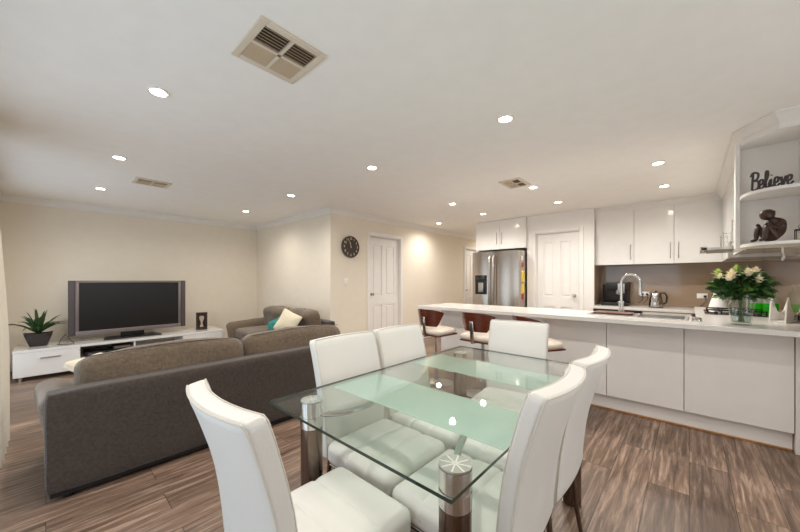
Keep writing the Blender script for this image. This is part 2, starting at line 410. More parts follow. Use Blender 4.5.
def copy_tree(o, parent=None):
    c = o.copy(); C.objects.link(c)
    if parent: c.parent = parent
    for ch in kids(o):
        if ch.type != 'LIGHT': copy_tree(ch, c)
    return c
for x, y, l in [
    (-2.40, .46, 'downlight nearest the large square ceiling vent, above the sofa back'),
    (-3.96, .46, 'middle downlight of the left row leading to the television wall'),
    (-5.47, .46, 'downlight just left of the ceiling vent near the television wall'),
    (-2.40, 2.23, 'downlight near the picture centre, between sofa and dining table'),
    (-4.00, 2.23, 'downlight just left of the clock wall corner'),
    (-5.47, 2.23, 'downlight nearest the corner behind the two-seat sofa'),
    (-.97, 2.19, 'large bright downlight above the dining table'),
    (-1.43, 4.04, 'downlight just right of the kitchen ceiling vent'),
    (-2.64, 4.10, 'downlight above the left end of the breakfast bar'),
    (-3.75, 5.32, 'downlight closest to the clock wall in the hallway'),
    (-2.65, 5.08, 'downlight in front of the cupboards over the fridge'),
    (-1.43, 5.05, 'downlight in front of the pantry door'),
    (-.225, 4.02, 'kitchen downlight nearest the camera, above the sink'),
    (-.225, 5.05, 'downlight in front of the overhead kitchen cupboards'),
    (-3.72, 8.0, 'hallway downlight beyond the fridge'),  # added out of view to lift the dark hall door
    (-.97, .40, 'downlight over the near end of the dining table'),
    (.9, 1.3, 'downlight on the camera side of the dining area, right of the table')]:
    lamp_at(x, y, l)
def vent(x0, x1, y0, y1, label):
    cx, cy = (x0+x1)/2, (y0+y1)/2; hx, hy = (x1-x0)/2, (y1-y0)/2
    t = thing('ceiling_vent', label, 'vent', (cx, cy, HC), 0)
    b = MB(); f = .035
    b.box(-hx, hx, -hy, -hy+f, -.012, 0, 'vent_cream', .003); b.box(-hx, hx, hy-f, hy, -.012, 0, 'vent_cream', .003)
    b.box(-hx, -hx+f, -hy+f, hy-f, -.012, 0, 'vent_cream', .003); b.box(hx-f, hx, -hy+f, hy-f, -.012, 0, 'vent_cream', .003)
    b.box(-.008, .008, -hy+f, hy-f, -.012, 0, 'vent_cream'); b.box(-hx+f, hx-f, -.008, .008, -.012, 0, 'vent_cream')
    b.build('frame', t)
    b = MB(); b.box(-hx+f, hx-f, -hy+f, hy-f, -.0018, -.0008, 'vent_dark'); b.build('backing', t)
    for qx in (-1, 1):
        b = MB(); n = 6
        for qy in (-1, 1):
            for k in range(n):
                u = qx*(.012 + (k+.5)*(hx-f-.012)/n)
                b.box(-.0075, .0075, -(hy-f-.01)/2, (hy-f-.01)/2, -.001, .001, 'vent_tan', M=T(u, qy*(hy-f+.008)/2, -.0075) @ RY(38*qx))
        b.build('louvre_bank', t, smooth=False)
vent(-1.715, -1.375, .625, .965, 'large square four-way cream ceiling vent above the dining chairs')
vent(-4.84, -4.56, .67, 1.01, 'small cream ceiling vent towards the television wall')
vent(-1.66, -1.41, 3.55, 3.90, 'small cream ceiling vent above the breakfast bar stools')

# ================================================================ KITCHEN
# peninsula
G = 'white handleless cupboard fronts of the breakfast bar'
xs = [-2.5, -1.71, -1.15, -.588, -.032, .563]
nm = ['white cupboard panel at the left end of the breakfast bar, behind the first stool', 'white cupboard panel behind the middle and third bar stools', 'white cupboard front of the breakfast bar behind the tall white chair backs',
      'white cupboard front left of the long gap under the sink', 'wide white cupboard front under the flower vase']
for i in range(5):
    t = thing('bar_cupboard', nm[i], 'cupboard', (xs[i], 3.6, 0), 0, G)
    w_ = xs[i+1]-xs[i]
    b = MB(); b.box(.001, w_-.001, .019, .5, .145, .859, 'white_satin'); b.build('carcass', t, smooth=False)
    b = MB(); b.box(.0025, w_-.0025, 0, .018, .145, .855, 'white_satin', .0015, 1); b.build('door', t, smooth=False)
t = thing('bar_end_panel', 'narrow white filler panel at the right end of the breakfast bar', 'panel', (.563, 3.6, 0))
b = MB(); b.box(.003, XK-.563-.002, -.0, .5, .0, .859, 'white_satin', .0015, 1); b.build('panel', t, smooth=False)
b = MB(); b.box(-2.46, .56, 3.655, 3.67, .001, .144, 'white_satin'); b.box(-2.46, -2.445, 3.67, 4.05, .001, .144, 'white_satin')
tag(b.build('kickboard', smooth=False), 'white kickboard along the foot of the breakfast bar', 'kickboard')
b = MB(); b.box(-2.46, .56, 3.64, 3.655, .0, .014, 'timber_strip', .004, 1)
struct(b.build('trim_5'), 'thin timber bead where the breakfast bar meets the floor', 'trim')
# worktop: peninsula with sink cut-out
sx0, sx1, sy0, sy1 = -.76, -.02, 3.74, 4.08
t = thing('bar_worktop', 'long white stone worktop of the breakfast bar and cooktop run', 'worktop')
b = MB(); z0, z1 = .861, .9
b.box(-2.75, sx0, 3.41, 4.14, z0, z1, 'worktop', .003, 1); b.box(sx1, XK-.002 if False else .71, 3.41, 4.14, z0, z1, 'worktop', .003, 1)
b.box(sx0-.003, sx1+.003, 3.41, sy0, z0, z1, 'worktop', .0025, 1); b.box(sx0-.003, sx1+.003, sy1, 4.14, z0, z1, 'worktop', .0025, 1)
b.box(.05, .71, 4.137, 5.72, z0, z1, 'worktop', .003, 1)
b.build('slab', t, smooth=False)
# sink
t = thing('sink', 'stainless steel sink with drainer set into the breakfast bar worktop', 'sink', ((sx0+sx1)/2, (sy0+sy1)/2, .9))
hx, hy = (sx1-sx0)/2, (sy1-sy0)/2
b = MB(); r_ = .018
b.box(-hx-r_, hx+r_, -hy-r_, -hy+.01, .0005, .006, 'brushed', .002); b.box(-hx-r_, hx+r_, hy-.01, hy+r_, .0005, .006, 'brushed', .002)
b.box(-hx-r_, -hx+.01, -hy, hy, .0005, .006, 'brushed', .002); b.box(hx-.01, hx+r_, -hy, hy, .0005, .006, 'brushed', .002)
b.box(-.02, .02, -hy, hy, -.03, .002, 'brushed'); b.build('rim', t)
b = MB()
for x0, x1, dz in ((-hx, -.02, -.034), (.02, hx, -.034)):
    b.box(x0, x1, -hy+.005, hy-.005, dz, dz+.004, 'brushed')
    b.box(x0, x0+.004, -hy+.005, hy-.005, dz, .0, 'brushed'); b.box(x1-.004, x1, -hy+.005, hy-.005, dz, .0, 'brushed'); b.box(x0, x1, -hy+.005, -hy+.009, dz, .0, 'brushed'); b.box(x0, x1, hy-.009, hy-.005, dz, .0, 'brushed')
    for k in range(6): b.tube([(x0+.05+k*(x1-x0-.1)/5, -hy+.03, dz+.005), (x0+.05+k*(x1-x0-.1)/5, hy-.03, dz+.005)], .002, 'brushed', 6)
b.build('basin', t)
# reddish brown sheet over the sink, put in place of a reflection
b = MB(); b.box(-.16, .16, -.12, .12, 0, .014, 'board_red', .004); o = tag(b.build('chopping_board'), 'reddish brown board lying over the left sink bowl', 'board'); setloc(o, (-.58, 3.93, .9062))
# faucet
t = thing('kitchen_tap', 'tall chrome gooseneck tap beside the sink', 'tap', (-.535, 4.105, .9), -18)
b = MB(); b.cyl((0, 0, 0), .026, .05, 'chrome', bev=.004); b.cyl((0, 0, .05), .019, .06, 'chrome'); b.build('base', t)
b = MB(); pts = [(0, 0, .05), (0, 0, .32)] + [(.088-.088*math.cos(a), 0, .32+.088*math.sin(a)) for a in [PI*k/12 for k in range(1, 13)]] + [(.176, 0, .27)]
b.tube(pts, .0125, 'chrome', 12); b.build('neck', t)
b = MB(); b.cyl((.176, 0, .195), .016, .085, 'chrome', bev=.003); b.build('spray_head', t)
b = MB(); b.tube([(0, -.02, .07), (.005, -.05, .085), (.012, -.085, .12)], .006, 'chrome'); b.build('lever', t)
b = MB(); b.lathe([(0, 0), (.03, 0), (.034, .004), (.034, .008), (.028, .03), (.02, .032), (0, .03)], 'chrome'); o = tag(b.build('sink_strainer'), 'small chrome strainer cup at the right end of the sink', 'strainer'); setloc(o, (.05, 3.72, .9))

# back run
t = thing('base_cupboard', 'white base cupboards under the back kitchen worktop', 'cupboard', (-1.12, 5.78, 0))
b = MB(); b.box(.62, 1.15, 0, .57, .1, .799, 'white_gloss'); b.build('carcass', t, smooth=False)
for k in range(2):
    b = MB(); b.box(.622+k*.265, .883+k*.265, -.018, -.001, .11, .795, 'white_gloss', .0015, 1); b.build('door', t, smooth=False)
t = thing('dishwasher', 'black fronted appliance under the back kitchen worktop', 'dishwasher', (-1.12, 5.76, 0))
b = MB(); b.box(.002, .6, 0, .57, .02, .80, 'oven_black', .004); b.build('body', t)
b = MB(); b.tube([(.06, -.03, .72), (.54, -.03, .72)], .008, 'brushed'); b.box(.07, .085, -.03, 0, .715, .725, 'brushed'); b.box(.515, .53, -.03, 0, .715, .725, 'brushed'); b.build('handle', t)
b = MB(); b.box(-1.12, .045, 5.74, 6.35, .806, .845, 'worktop', .003, 1); b.box(.045, .71, 5.722, 6.35, .806, .845, 'worktop', .003, 1)
tag(b.build('back_worktop', smooth=False), 'white worktop along the back kitchen wall under the kettle', 'worktop')
t = thing('cooktop_cupboard', 'white cupboards under the cooktop run on the right', 'cupboard', (.08, 4.16, 0))
b = MB(); b.box(0, .63, 0, 1.55, .1, .859, 'white_gloss'); b.build('carcass', t, smooth=False)
for k in range(3):
    b = MB(); b.box(-.018, -.001, .01+k*.513, .515+k*.513, .11, .855, 'white_gloss', .0015, 1); b.build('door', t, smooth=False)
b = MB(); b.box(.08, .7, 5.72, 6.34, .02, .80, 'white_gloss'); tag(b.build('corner_cupboard', smooth=False), 'white base cupboard in the back right kitchen corner', 'cupboard')

# overhead cupboards, back wall
OG = 'glossy white overhead cupboards on the back kitchen wall'
ohx = [-1.128, -.622, -.16, .337]
lab = ['glossy white overhead cupboard beside the pantry wall', 'glossy white overhead cupboard in the middle above the kettle', 'glossy white overhead cupboard in the right corner next to the range hood']
hp = [-1, -1, 1]
def bar_handle(b, x, y, z0, z1):
    b.tube([(x, y-.028, z0), (x, y-.028, z1)], .006, 'chrome', 10); b.cyl((x, y-.028, z0+.02), .004, .028, 'chrome', axis='y', seg=8); b.cyl((x, y-.028, z1-.02), .004, .028, 'chrome', axis='y', seg=8)
for i in range(3):
    t = thing('overhead_cupboard', lab[i], 'cupboard', (ohx[i], 6.0, 0), 0, OG); w_ = ohx[i+1]-ohx[i]
    b = MB(); b.box(.001, w_-.001, .019, .35, 1.5, 2.325, 'white_gloss'); b.build('carcass', t, smooth=False)
    d = None
    b = MB(); b.box(.002, w_-.002, 0, .018, 1.49, 2.32, 'white_gloss', .0015, 1); d = b.build('door', t, smooth=False)
    b = MB(); x = w_-.04 if hp[i] < 0 else .05; bar_handle(b, x, 0, 1.56, 1.79); b.build('handle', d)
b = MB(); b.box(-1.128, .30, 6.02, 6.34, 2.326, 2.399, 'white_trim'); struct(b.build('trim_6', smooth=False), 'white bulkhead above the overhead cupboards', 'trim')
# right wall overhead cupboards (faces -X)
RG = 'white overhead cupboards along the right kitchen wall'
ry = [(3.76, 4.50), (5.14, 5.98)]
for i, (y0, y1) in enumerate(ry):
    t = thing('overhead_cupboard', ['white overhead cupboard seen edge-on beside the open shelves', 'white overhead cupboard seen edge-on beyond the range hood'][i], 'cupboard', (.32, y0, 0), 0, RG)
    b = MB(); b.box(.019, .39, .001, y1-y0-.001, 1.5, 2.325, 'white_gloss'); b.build('carcass', t, smooth=False)
    n = 2
    for k in range(n):
        s_ = (y1-y0)/n; b = MB(); b.box(0, .018, k*s_+.002, (k+1)*s_-.002, 1.49, 2.32, 'white_gloss', .0015, 1); d = b.build('door', t, smooth=False)
        b = MB(); yy = k*s_+.05; b.tube([(-.028, yy, 1.58), (-.028, yy, 1.80)], .006, 'chrome'); b.cyl((-.028, yy, 1.60), .004, .028, 'chrome', axis='x', seg=8); b.cyl((-.028, yy, 1.78), .004, .028, 'chrome', axis='x', seg=8); b.build('handle', d)
t = thing('overhead_cupboard', 'short white overhead cupboard directly above the range hood', 'cupboard', (.32, 4.50, 0), 0, RG)
b = MB(); b.box(.019, .39, .001, .639, 1.66, 2.325, 'white_gloss'); b.build('carcass', t, smooth=False)
b = MB(); b.box(0, .018, .002, .638, 1.66, 2.32, 'white_gloss', .0015, 1); b.build('door', t, smooth=False)
t = thing('range_hood', 'slim stainless slide-out range hood above the cooktop', 'range hood', (.34, 4.52, 1.55))
b = MB(); b.box(0, .37, 0, .6, 0, .105, 'brushed', .003); b.build('body', t)
b = MB(); b.box(-.25, -.001, .0, .6, .005, .03, 'brushed', .002); b.box(-.255, -.20, .0, .6, -.0, .04, 'chrome', .003); b.build('slide_out_visor', t)

# open shelf unit with curved corner, end of the right run
t = thing('corner_shelf_unit', 'white open shelf unit with curved shelves at the end of the right cupboards', 'shelves', (0, 0, 0))
b = MB(); b.box(.296, .71, 3.735, 3.757, 1.5, 2.325, 'white_trim'); b.build('back_panel', t, smooth=False)
b = MB(); b.box(.60, .618, 3.405, 3.734, 1.5, 2.29, 'white_trim'); b.build('side_panel', t, smooth=False)
def shelf_poly(yf=3.36, x0=.296):
    p = [(x0, 3.734), (x0, 3.60)]
    for k in range(1, 9):
        a = R(90*k/8); p.append((x0 + .20*(1-math.cos(a)), 3.60-(3.60-yf)*math.sin(a)))
    return p + [(.599, yf-.01), (.599, 3.734)]
for z in (1.497, 1.875):
    b = MB(); b.prism(shelf_poly(), z, z+.022, 'white_trim'); b.build('shelf', t, ang=30)
b = MB(); b.prism([(.296, 3.734), (.296, 3.60), (.46, 3.38), (.70, 3.38) if False else (.619, 3.38), (.619, 3.734)], 2.29, 2.325, 'white_trim'); b.build('top_box', t, ang=20)
b = MB(); b.box(.272, .297, 3.66, 3.758, 1.497, 2.325, 'white_trim', .002); b.build('front_stile', t, smooth=False)
b = MB(); b.prism([(.33, 6.0), (.33, 3.62), (.47, 3.40), (.71, 3.40), (.71, 6.0)], 2.326, 2.399, 'white_trim'); struct(b.build('trim_7', smooth=False), 'white bulkhead above the right cupboards and shelves', 'trim')
cornice('trim_8', [(.70, 3.398), (.47, 3.398), (.328, 3.62), (.328, 5.995), (-1.128, 5.995)][::-1][::1] if False else [(-1.128, 6.018), (.328, 6.018), (.328, 3.62), (.47, 3.398), (.71, 3.398)][::-1], 'white cornice stepping around the kitchen cupboards', .08)

# fridge and cupboards above it
t = thing('refrigerator', 'stainless French-door refrigerator with ice dispenser left of the pantry', 'refrigerator', (-3.125, 5.55, 0))
b = MB(); b.box(0, .91, .075, .80, .02, 1.785, 'fridge_steel', .004); b.build('body', t)
for x0, x1 in ((.002, .415), (.421, .908)):
    b = MB()
    w2 = (x1-x0)/2
    def f(u, v, x0=x0, x1=x1):
        x = x0 + (x1-x0)*u; return Vector((x, .012-.022*(1-(2*u-1)**2)*1.0, .62+v*1.16))
    b.box(x0, x1, .012, .073, .62, 1.78, 'fridge_steel', .003)
    b.grid(f, 16, 1, 'fridge_steel'); d = b.build('door', t, ang=60)
    hx_ = x1-.035 if x0 < .1 else x0+.035
    h = MB(); h.tube([(hx_, -.01, .72), (hx_, -.055, .76), (hx_, -.062, 1.2), (hx_, -.055, 1.66), (hx_, -.01, 1.70)], .013, 'brushed'); h.build('handle', d)
    if x0 < .1:
        h = MB(); h.box(.07, .31, -.014, .02, .98, 1.34, 'black_plastic', .006); h.box(.09, .29, -.018, -.013, 1.25, 1.32, 'black_glass', .001)
        h.box(.14, .24, -.022, -.014, 1.02, 1.2, 'brushed', .006); h.build('ice_dispenser', d)
for k, (z0, z1) in enumerate(((.06, .33), (.34, .61))):
    b = MB(); b.box(.002, .908, .0, .073, z0, z1, 'fridge_steel', .004); d = b.build('drawer', t)
    h = MB(); h.tube([(.08, 0, z1-.05), (.1, -.05, z1-.05), (.81, -.05, z1-.05), (.83, 0, z1-.05)], .012, 'brushed'); h.build('handle', d)
for k, (z0, z1, y0, y1, m) in enumerate(((1.22, 1.42, .12, .26, 'yellow_paper'), (1.02, 1.18, .12, .25, 'yellow_paper'), (1.48, 1.56, .13, .22, 'red_paper'), (.9, 1.0, .12, .22, 'red_paper'), (1.60, 1.68, .12, .2, 'socket_white'))):
    b = MB(); b.box(0, .003, y0, y1, z0, z1, m); o = b.build('fridge_note', smooth=False)
    tag(o, ['upper yellow note stuck on the right side of the fridge', 'lower yellow note stuck on the right side of the fridge', 'small red magnet above the yellow notes on the fridge side', 'small red magnet below the yellow notes on the fridge side', 'white note highest on the right side of the fridge'][k], 'note'); setloc(o, (-3.125+.911, 5.55, 0))
t = thing('fridge_cupboard', 'glossy white two-door cupboard above the refrigerator', 'cupboard', (-3.19, 5.82, 0))
b = MB(); b.box(0, .998, .02, .7, 1.84, 2.398, 'white_gloss'); b.build('carcass', t, smooth=False)
for k in range(2):
    b = MB(); b.box(.002+k*.499, .497+k*.499, 0, .018, 1.84, 2.385, 'white_gloss', .0015, 1); d = b.build('door', t, smooth=False)
    b = MB(); bar_handle(b, .45+k*.095, 0, 1.93, 2.16); b.build('handle', d)

# kitchen things
t = thing('coffee_machine', 'black espresso machine on the back worktop left of the tap', 'coffee machine', (-.86, 6.02, .846))
b = MB(); b.box(-.20, .16, 0, .28, 0, .05, 'black_plastic', .01); b.box(-.20, .16, .14, .28, .05, .34, 'black_plastic', .012); b.box(-.13, .16, -.01, .28, .24, .37, 'black_plastic', .012); b.build('body', t)
b = MB(); b.cyl((.02, .06, .17), .03, .07, 'brushed'); b.tube([(.02, .05, .18), (.02, -.08, .17)], .01, 'black_plastic'); b.build('portafilter', t)
b = MB(); b.box(.03, .12, -.018, -.009, .2, .35, 'brushed', .003); b.build('control_panel', t)
b = MB(); b.lathe([(0, 0), (.03, 0), (.034, .08), (.03, .08), (.027, .005), (0, .005)], 'socket_white'); o = tag(b.build('mug'), 'small white cup in front of the black espresso machine', 'cup'); setloc(o, (-.77, 5.90, .846))
t = thing('kettle', 'stainless steel electric kettle with black handle on the back worktop', 'kettle', (-.365, 6.05, .846), 0)
b = MB(); b.lathe([(0, .012), (.085, .012), (.086, .03), (.078, .12), (.062, .2), (.055, .215), (.02, .225), (0, .228)], 'chrome'); b.cyl((0, 0, .224), .012, .02, 'black_plastic'); b.build('body', t)
b = MB(); b.cyl((0, 0, 0), .088, .012, 'black_plastic'); b.build('base', t)
b = MB(); b.tube([(.055, 0, .21), (.10, 0, .215), (.125, 0, .17), (.12, 0, .08), (.085, 0, .05)], .011, 'black_plastic'); b.build('handle', t)
b = MB(); b.tube([(-.06, 0, .17), (-.085, 0, .2), (-.10, 0, .225)], [.018, .015, .010], 'chrome'); b.build('spout', t)
def socket(loc, rz, label, plug):
    t = thing('power_socket', label, 'socket', loc, rz)
    b = MB(); b.box(-.058, .058, -.008, 0, -.036, .036, 'socket_white', .002); b.build('plate', t)
    if plug:
        for x in plug: b = MB(); b.box(x-.016, x+.016, -.035, -.0085, -.022, .01, 'black_plastic', .004); b.tube([(x, -.03, -.02), (x+.01, -.035, -.08), (x-.05, -.02, -.15)], .004, 'black_plastic', 6); b.build('plug', t)
socket((-.52, YB-.009, 1.03), 0, 'white double socket with two black plugs left of the kettle', (-.03, .03))
socket((.14, YB-.009, 1.02), 0, 'white double socket with a black plug left of the flowers', (.03,))
# cooktop
t = thing('cooktop', 'gas cooktop with black grates set in the right worktop', 'cooktop', (.35, 4.82, .9))
b = MB(); b.box(-.23, .23, -.29, .29, .0005, .008, 'black_glass', .002); b.build('plate', t)
for x, y in ((-.11, -.16), (.11, -.16), (-.11, .14), (.11, .14)):
    g = MB()
    for a in (0, 90): g.box(-.1, .1, -.005, .005, .036, .046, 'black_matte', .001, M=T(x, y, 0) @ RZ(a))
    for a in range(4): g.box(.09, .1, -.005, .005, .008, .038, 'black_matte', M=T(x, y, 0) @ RZ(90*a))
    g.tube([(x+.085*math.cos(2*PI*k/20), y+.085*math.sin(2*PI*k/20), .04) for k in range(20)], .004, 'black_matte', 6, close=True); g.build('grate', t)
    g = MB(); g.cyl((x, y, .008), .035, .014, 'brushed', bev=.003); g.build('burner', t)
for k in range(4): g = MB(); g.cyl((-.15+k*.1, -.265, .008), .016, .02, 'black_plastic', bev=.003); g.build('knob', t)
# soap bottles
def bottle(loc, label, s=1):
    t = thing('soap_bottle', label, 'bottle', loc, 0, 'bottles of green liquid beside the cooktop')
    pr_ = [(0, 0), (.048, 0), (.055, .008), (.057, .08), (.052, .14), (.032, .205), (.017, .235), (.016, .255)]
    b = MB(); b.lathe([(r*s, z*s) for r, z in [(.0552, .105)] + pr_[4:]], 'clear_plastic'); b.build('body', t)
    b = MB(); b.lathe([(0, 0), (.046*s, 0), (.054*s, .008), (.057*s, .07*s), (.0552*s, .105*s), (0, .105*s)], 'green_soap'); b.build('liquid', t)
    b = MB(); b.cyl((0, 0, .252*s), .018, .022, 'clear_plastic', bev=.003); b.cyl((0, 0, .274*s), .005, .02, 'socket_white'); b.box(-.04, .012, -.008, .008, .29*s, .302*s, 'socket_white', .003); b.build('pump', t)
bottle((.545, 5.19, .9005), 'left bottle of bright green liquid, close behind the vase', .95)
bottle((.635, 5.10, .9005), 'right bottle of green liquid nearest the right splashback', 1.0)
# white valley shape near right wall, solid stand-in for a splashback reflection
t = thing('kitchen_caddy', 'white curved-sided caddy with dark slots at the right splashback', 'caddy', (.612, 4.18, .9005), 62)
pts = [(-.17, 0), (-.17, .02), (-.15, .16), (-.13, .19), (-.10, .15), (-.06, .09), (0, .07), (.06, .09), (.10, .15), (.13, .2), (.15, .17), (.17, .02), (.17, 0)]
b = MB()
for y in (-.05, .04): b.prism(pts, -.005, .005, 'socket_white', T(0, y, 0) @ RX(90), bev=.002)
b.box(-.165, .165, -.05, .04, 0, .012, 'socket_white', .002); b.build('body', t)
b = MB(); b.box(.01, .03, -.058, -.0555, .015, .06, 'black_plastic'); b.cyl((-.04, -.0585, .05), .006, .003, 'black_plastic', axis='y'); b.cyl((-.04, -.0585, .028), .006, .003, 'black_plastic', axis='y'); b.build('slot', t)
t = thing('white_jug', 'white tapered jug behind the left side of the bouquet', 'jug', (.255, 5.30, .9005))
b = MB(); b.lathe([(0, 0), (.085, 0), (.088, .01), (.07, .09), (.045, .17), (.04, .20), (.036, .20), (.04, .17), (.06, .09), (.075, .012), (0, .01)], 'socket_white'); b.build('body', t)
b = MB(); b.tube([(.045, 0, .17), (.09, 0, .16), (.1, 0, .1), (.074, 0, .05)], .007, 'socket_white'); b.build('handle', t)
# hook with white cloth hanging under right cupboards
b = MB(); b.tube([(0, 0, 0), (0, 0, -.04), (.006, -.012, -.08), (-.006, -.03, -.10), (-.004, -.03, -.075)], .006, 'socket_white'); o = tag(b.build('hanging_hook'), 'small white hook hanging below the corner shelf', 'hook'); setloc(o, (.52, 3.70, 1.4968))

# vase and flowers
t = thing('flower_vase', 'clear glass vase holding rose stems on the bar worktop', 'vase', (.30, 3.64, .9005))
b = MB(); b.lathe([(0, 0), (.052, 0), (.056, .004), (.068, .1), (.078, .2), (.084, .24), (.080, .24), (.074, .2), (.063, .1), (.05, .02), (0, .018)], 'clear_glass', seg=32); b.build('glass_body', t)
b = MB(); b.lathe([(0, .019), (.050, .021), (.062, .1), (.067, .13), (0, .13)], 'clear_glass', seg=32); b.build('water', t)
t = thing('rose_bouquet', 'bouquet of cream roses and dark green leaves in the glass vase', 'flowers', (.30, 3.64, .92))
rnd = random.Random(3)
roses = [(x*.85, y*.85, z+.01, r_*1.3) for x, y, z, r_ in [(-.21, -.10, .325, .036), (-.135, -.05, .345, .045), (-.04, -.10, .36, .038), (.02, .06, .395, .035), (.085, -.05, .37, .040), (.15, .03, .355, .046), (.11, .13, .36, .04), (-.10, .11, .36, .04), (-.17, .02, .33, .034), (.0, -.15, .31, .036), (.19, .09, .32, .034)]]
# picture-left is the -X/-Y side: rotate cluster so the long axis faces the camera
for i, (x, y, z, r_) in enumerate(roses):
    st = MB(); e = Vector((x, y, z)); st.tube([(-x*.12, -y*.12, .006), (x*.12, y*.12, .2), (x*.6, y*.6, z*.8), (x, y, z)], .0055, 'leaf_light' if i % 2 else 'leaf', 6); st.build('stem', t)
    h = MB()
    for ring, (n, rr, tilt, hgt) in enumerate(((5, 1.0, 62, .0), (5, .8, 40, .25), (4, .55, 22, .45), (3, .3, 8, .6))):
        for k in range(n):
            a = 2*PI*k/n + ring*.6 + i
            def f(u, v, rr=rr, tilt=tilt, hgt=hgt, a=a):
                wv = (u-.5)*1.5*(.55+.45*math.sin(PI*min(1, v*1.05)))
                out = rr*(.25 + .75*math.sin(R(tilt)*(.4+.6*v))*v); zz = hgt*.6 + v*.95*math.cos(R(tilt)*v)
                return e + Vector((math.cos(a+wv)*out, math.sin(a+wv)*out, zz-.2))*r_
            h.grid(f, 6, 5, 'petal' if i % 4 != 3 else 'petal_green')
    h.build('rose', t)
def leafgrid(h, p, dirv, L, W, m, droop=.3):
    d = Vector(dirv).normalized(); s_ = d.cross(Vector((0, 0, 1)));
    if s_.length < .1: s_ = Vector((1, 0, 0))
    s_.normalize(); nrm = s_.cross(d); ro = rnd.uniform(-1.3, 1.3); s_, nrm = s_*math.cos(ro)+nrm*math.sin(ro), nrm*math.cos(ro)-s_*math.sin(ro)
    def f(u, v):
        wv = W*math.sin(PI*min(1, v*.97+.03))**.8*(u-.5)
        return p + d*L*v + s_*wv + nrm*(abs(u-.5)*W*.35 - droop*L*v*v)*1
    h.grid(f, 2, 5, m)
h = MB(); h2 = MB()
for k in range(420):
    a = rnd.uniform(0, 2*PI); q = rnd.uniform(-.8, 1); rad = rnd.uniform(.03, .135)*math.sqrt(max(.15, 1-q*q*.8))
    p = Vector((math.cos(a)*rad*1.15, math.sin(a)*rad, .27+ q*.105))
    dv = Vector((math.cos(a+rnd.uniform(-.6, .6)), math.sin(a+rnd.uniform(-.6, .6)), rnd.uniform(-.3, .8)))
    leafgrid(h if k % 5 else h2, p, dv, rnd.uniform(.05, .085), rnd.uniform(.028, .045), 'leaf_dark' if k % 5 else 'leaf_light')
for dv, L in (((-.1, 0, 1), .13), ((.3, .1, 1), .14), ((-.5, .2, .8), .1), ((.5, .4, .7), .12)):
    leafgrid(h2, Vector((dv[0]*.1, dv[1]*.1, .33)), dv, L, .022, 'leaf_light', .1)
for (hh, n_) in ((h, 'foliage'), (h2, 'light_foliage')):
    o = hh.build(n_, t)
t.rotation_euler = (0, 0, R(42))

# shelf ornaments
def stroke(b, pts, r, m, M, flat=.5):
    # smooth the polyline (Catmull-Rom) into a thick letter stroke
    P = [Vector((x, 0, z)) for x, z in pts]; out = []
    for i in range(len(P)-1):
        p0 = P[max(i-1, 0)]; p1 = P[i]; p2 = P[i+1]; p3 = P[min(i+2, len(P)-1)]
        for k in range(5):
            u = k/5; out.append(.5*((2*p1) + (p2-p0)*u + (2*p0-5*p1+4*p2-p3)*u*u + (3*p1-p0-3*p2+p3)*u**3))
    out.append(P[-1])
    t = MB(); t.tube(out, r, m, 8); me = bpy.data.meshes.new('x'); t.bm.to_mesh(me); t.bm.free()
    tmp = bmesh.new(); tmp.from_mesh(me); bpy.data.meshes.remove(me); b.add(tmp, m, M @ Matrix.Diagonal((1, 1.3, 1, 1)))
b = MB(); LS = .062
word = {
 'B': [[(.15, 0), (.28, 1.6)], [(.0, 1.35), (.3, 1.7), (.85, 1.55), (.75, 1.05), (.3, .9), (.85, .8), (.85, .2), (.45, .0), (.1, .1)]],
 'e': [[(0, .35), (.45, .5), (.5, .85), (.2, .85), (.1, .35), (.3, .02), (.7, .3)]],
 'l': [[(0, .3), (.4, 1.1), (.4, 1.6), (.2, 1.5), (.18, .3), (.35, .0), (.6, .3)]],
 'i': [[(.0, .3), (.22, .8), (.2, .2), (.35, .0), (.55, .3)], [(.26, 1.15), (.3, 1.2)]],
 'v': [[(0, .6), (.2, .85), (.3, .1), (.4, .02), (.62, .8), (.8, .75)]]}
xx = 0
MW = T(.335, 3.47, 1.905) @ RZ(-12)
MW0 = Matrix()
tot = 4.35; sc_ = .196/tot
for ch, adv in zip('Believe', (.85, .62, .5, .48, .6, .72, .6)):
    for s_ in word[ch]: stroke(b, [((xx+x)*sc_, z*sc_*1.65) for x, z in s_], .0068, 'letters', MW0)
    xx += adv
o = tag(b.build('word_sign', ang=60), 'dark handwritten Believe word sign on the upper curved shelf', 'sign'); o.location = (.335, 3.475, 1.9055); o.rotation_euler = (0, 0, R(-16))
# crouching statue via skin modifier
def skin(name, verts, edges, rad, m, sub=2):
    me = bpy.data.meshes.new(name); me.from_pydata(verts, edges, []); o = bpy.data.objects.new(name, me); C.objects.link(o)
    o.modifiers.new('skin', 'SKIN'); sv = me.skin_vertices[0].data
    for i, r_ in enumerate(rad): sv[i].radius = (r_, r_)
    sv[0].use_root = True
    s = o.modifiers.new('sub', 'SUBSURF'); s.levels = sub; s.render_levels = sub
    me.materials.append(MT[m])
    dg = bpy.context.evaluated_depsgraph_get(); me2 = bpy.data.meshes.new_from_object(o.evaluated_get(dg)); me2.name = name
    me2.polygons.foreach_set('use_smooth', [True]*len(me2.polygons)); o.modifiers.clear(); o.data = me2; return o
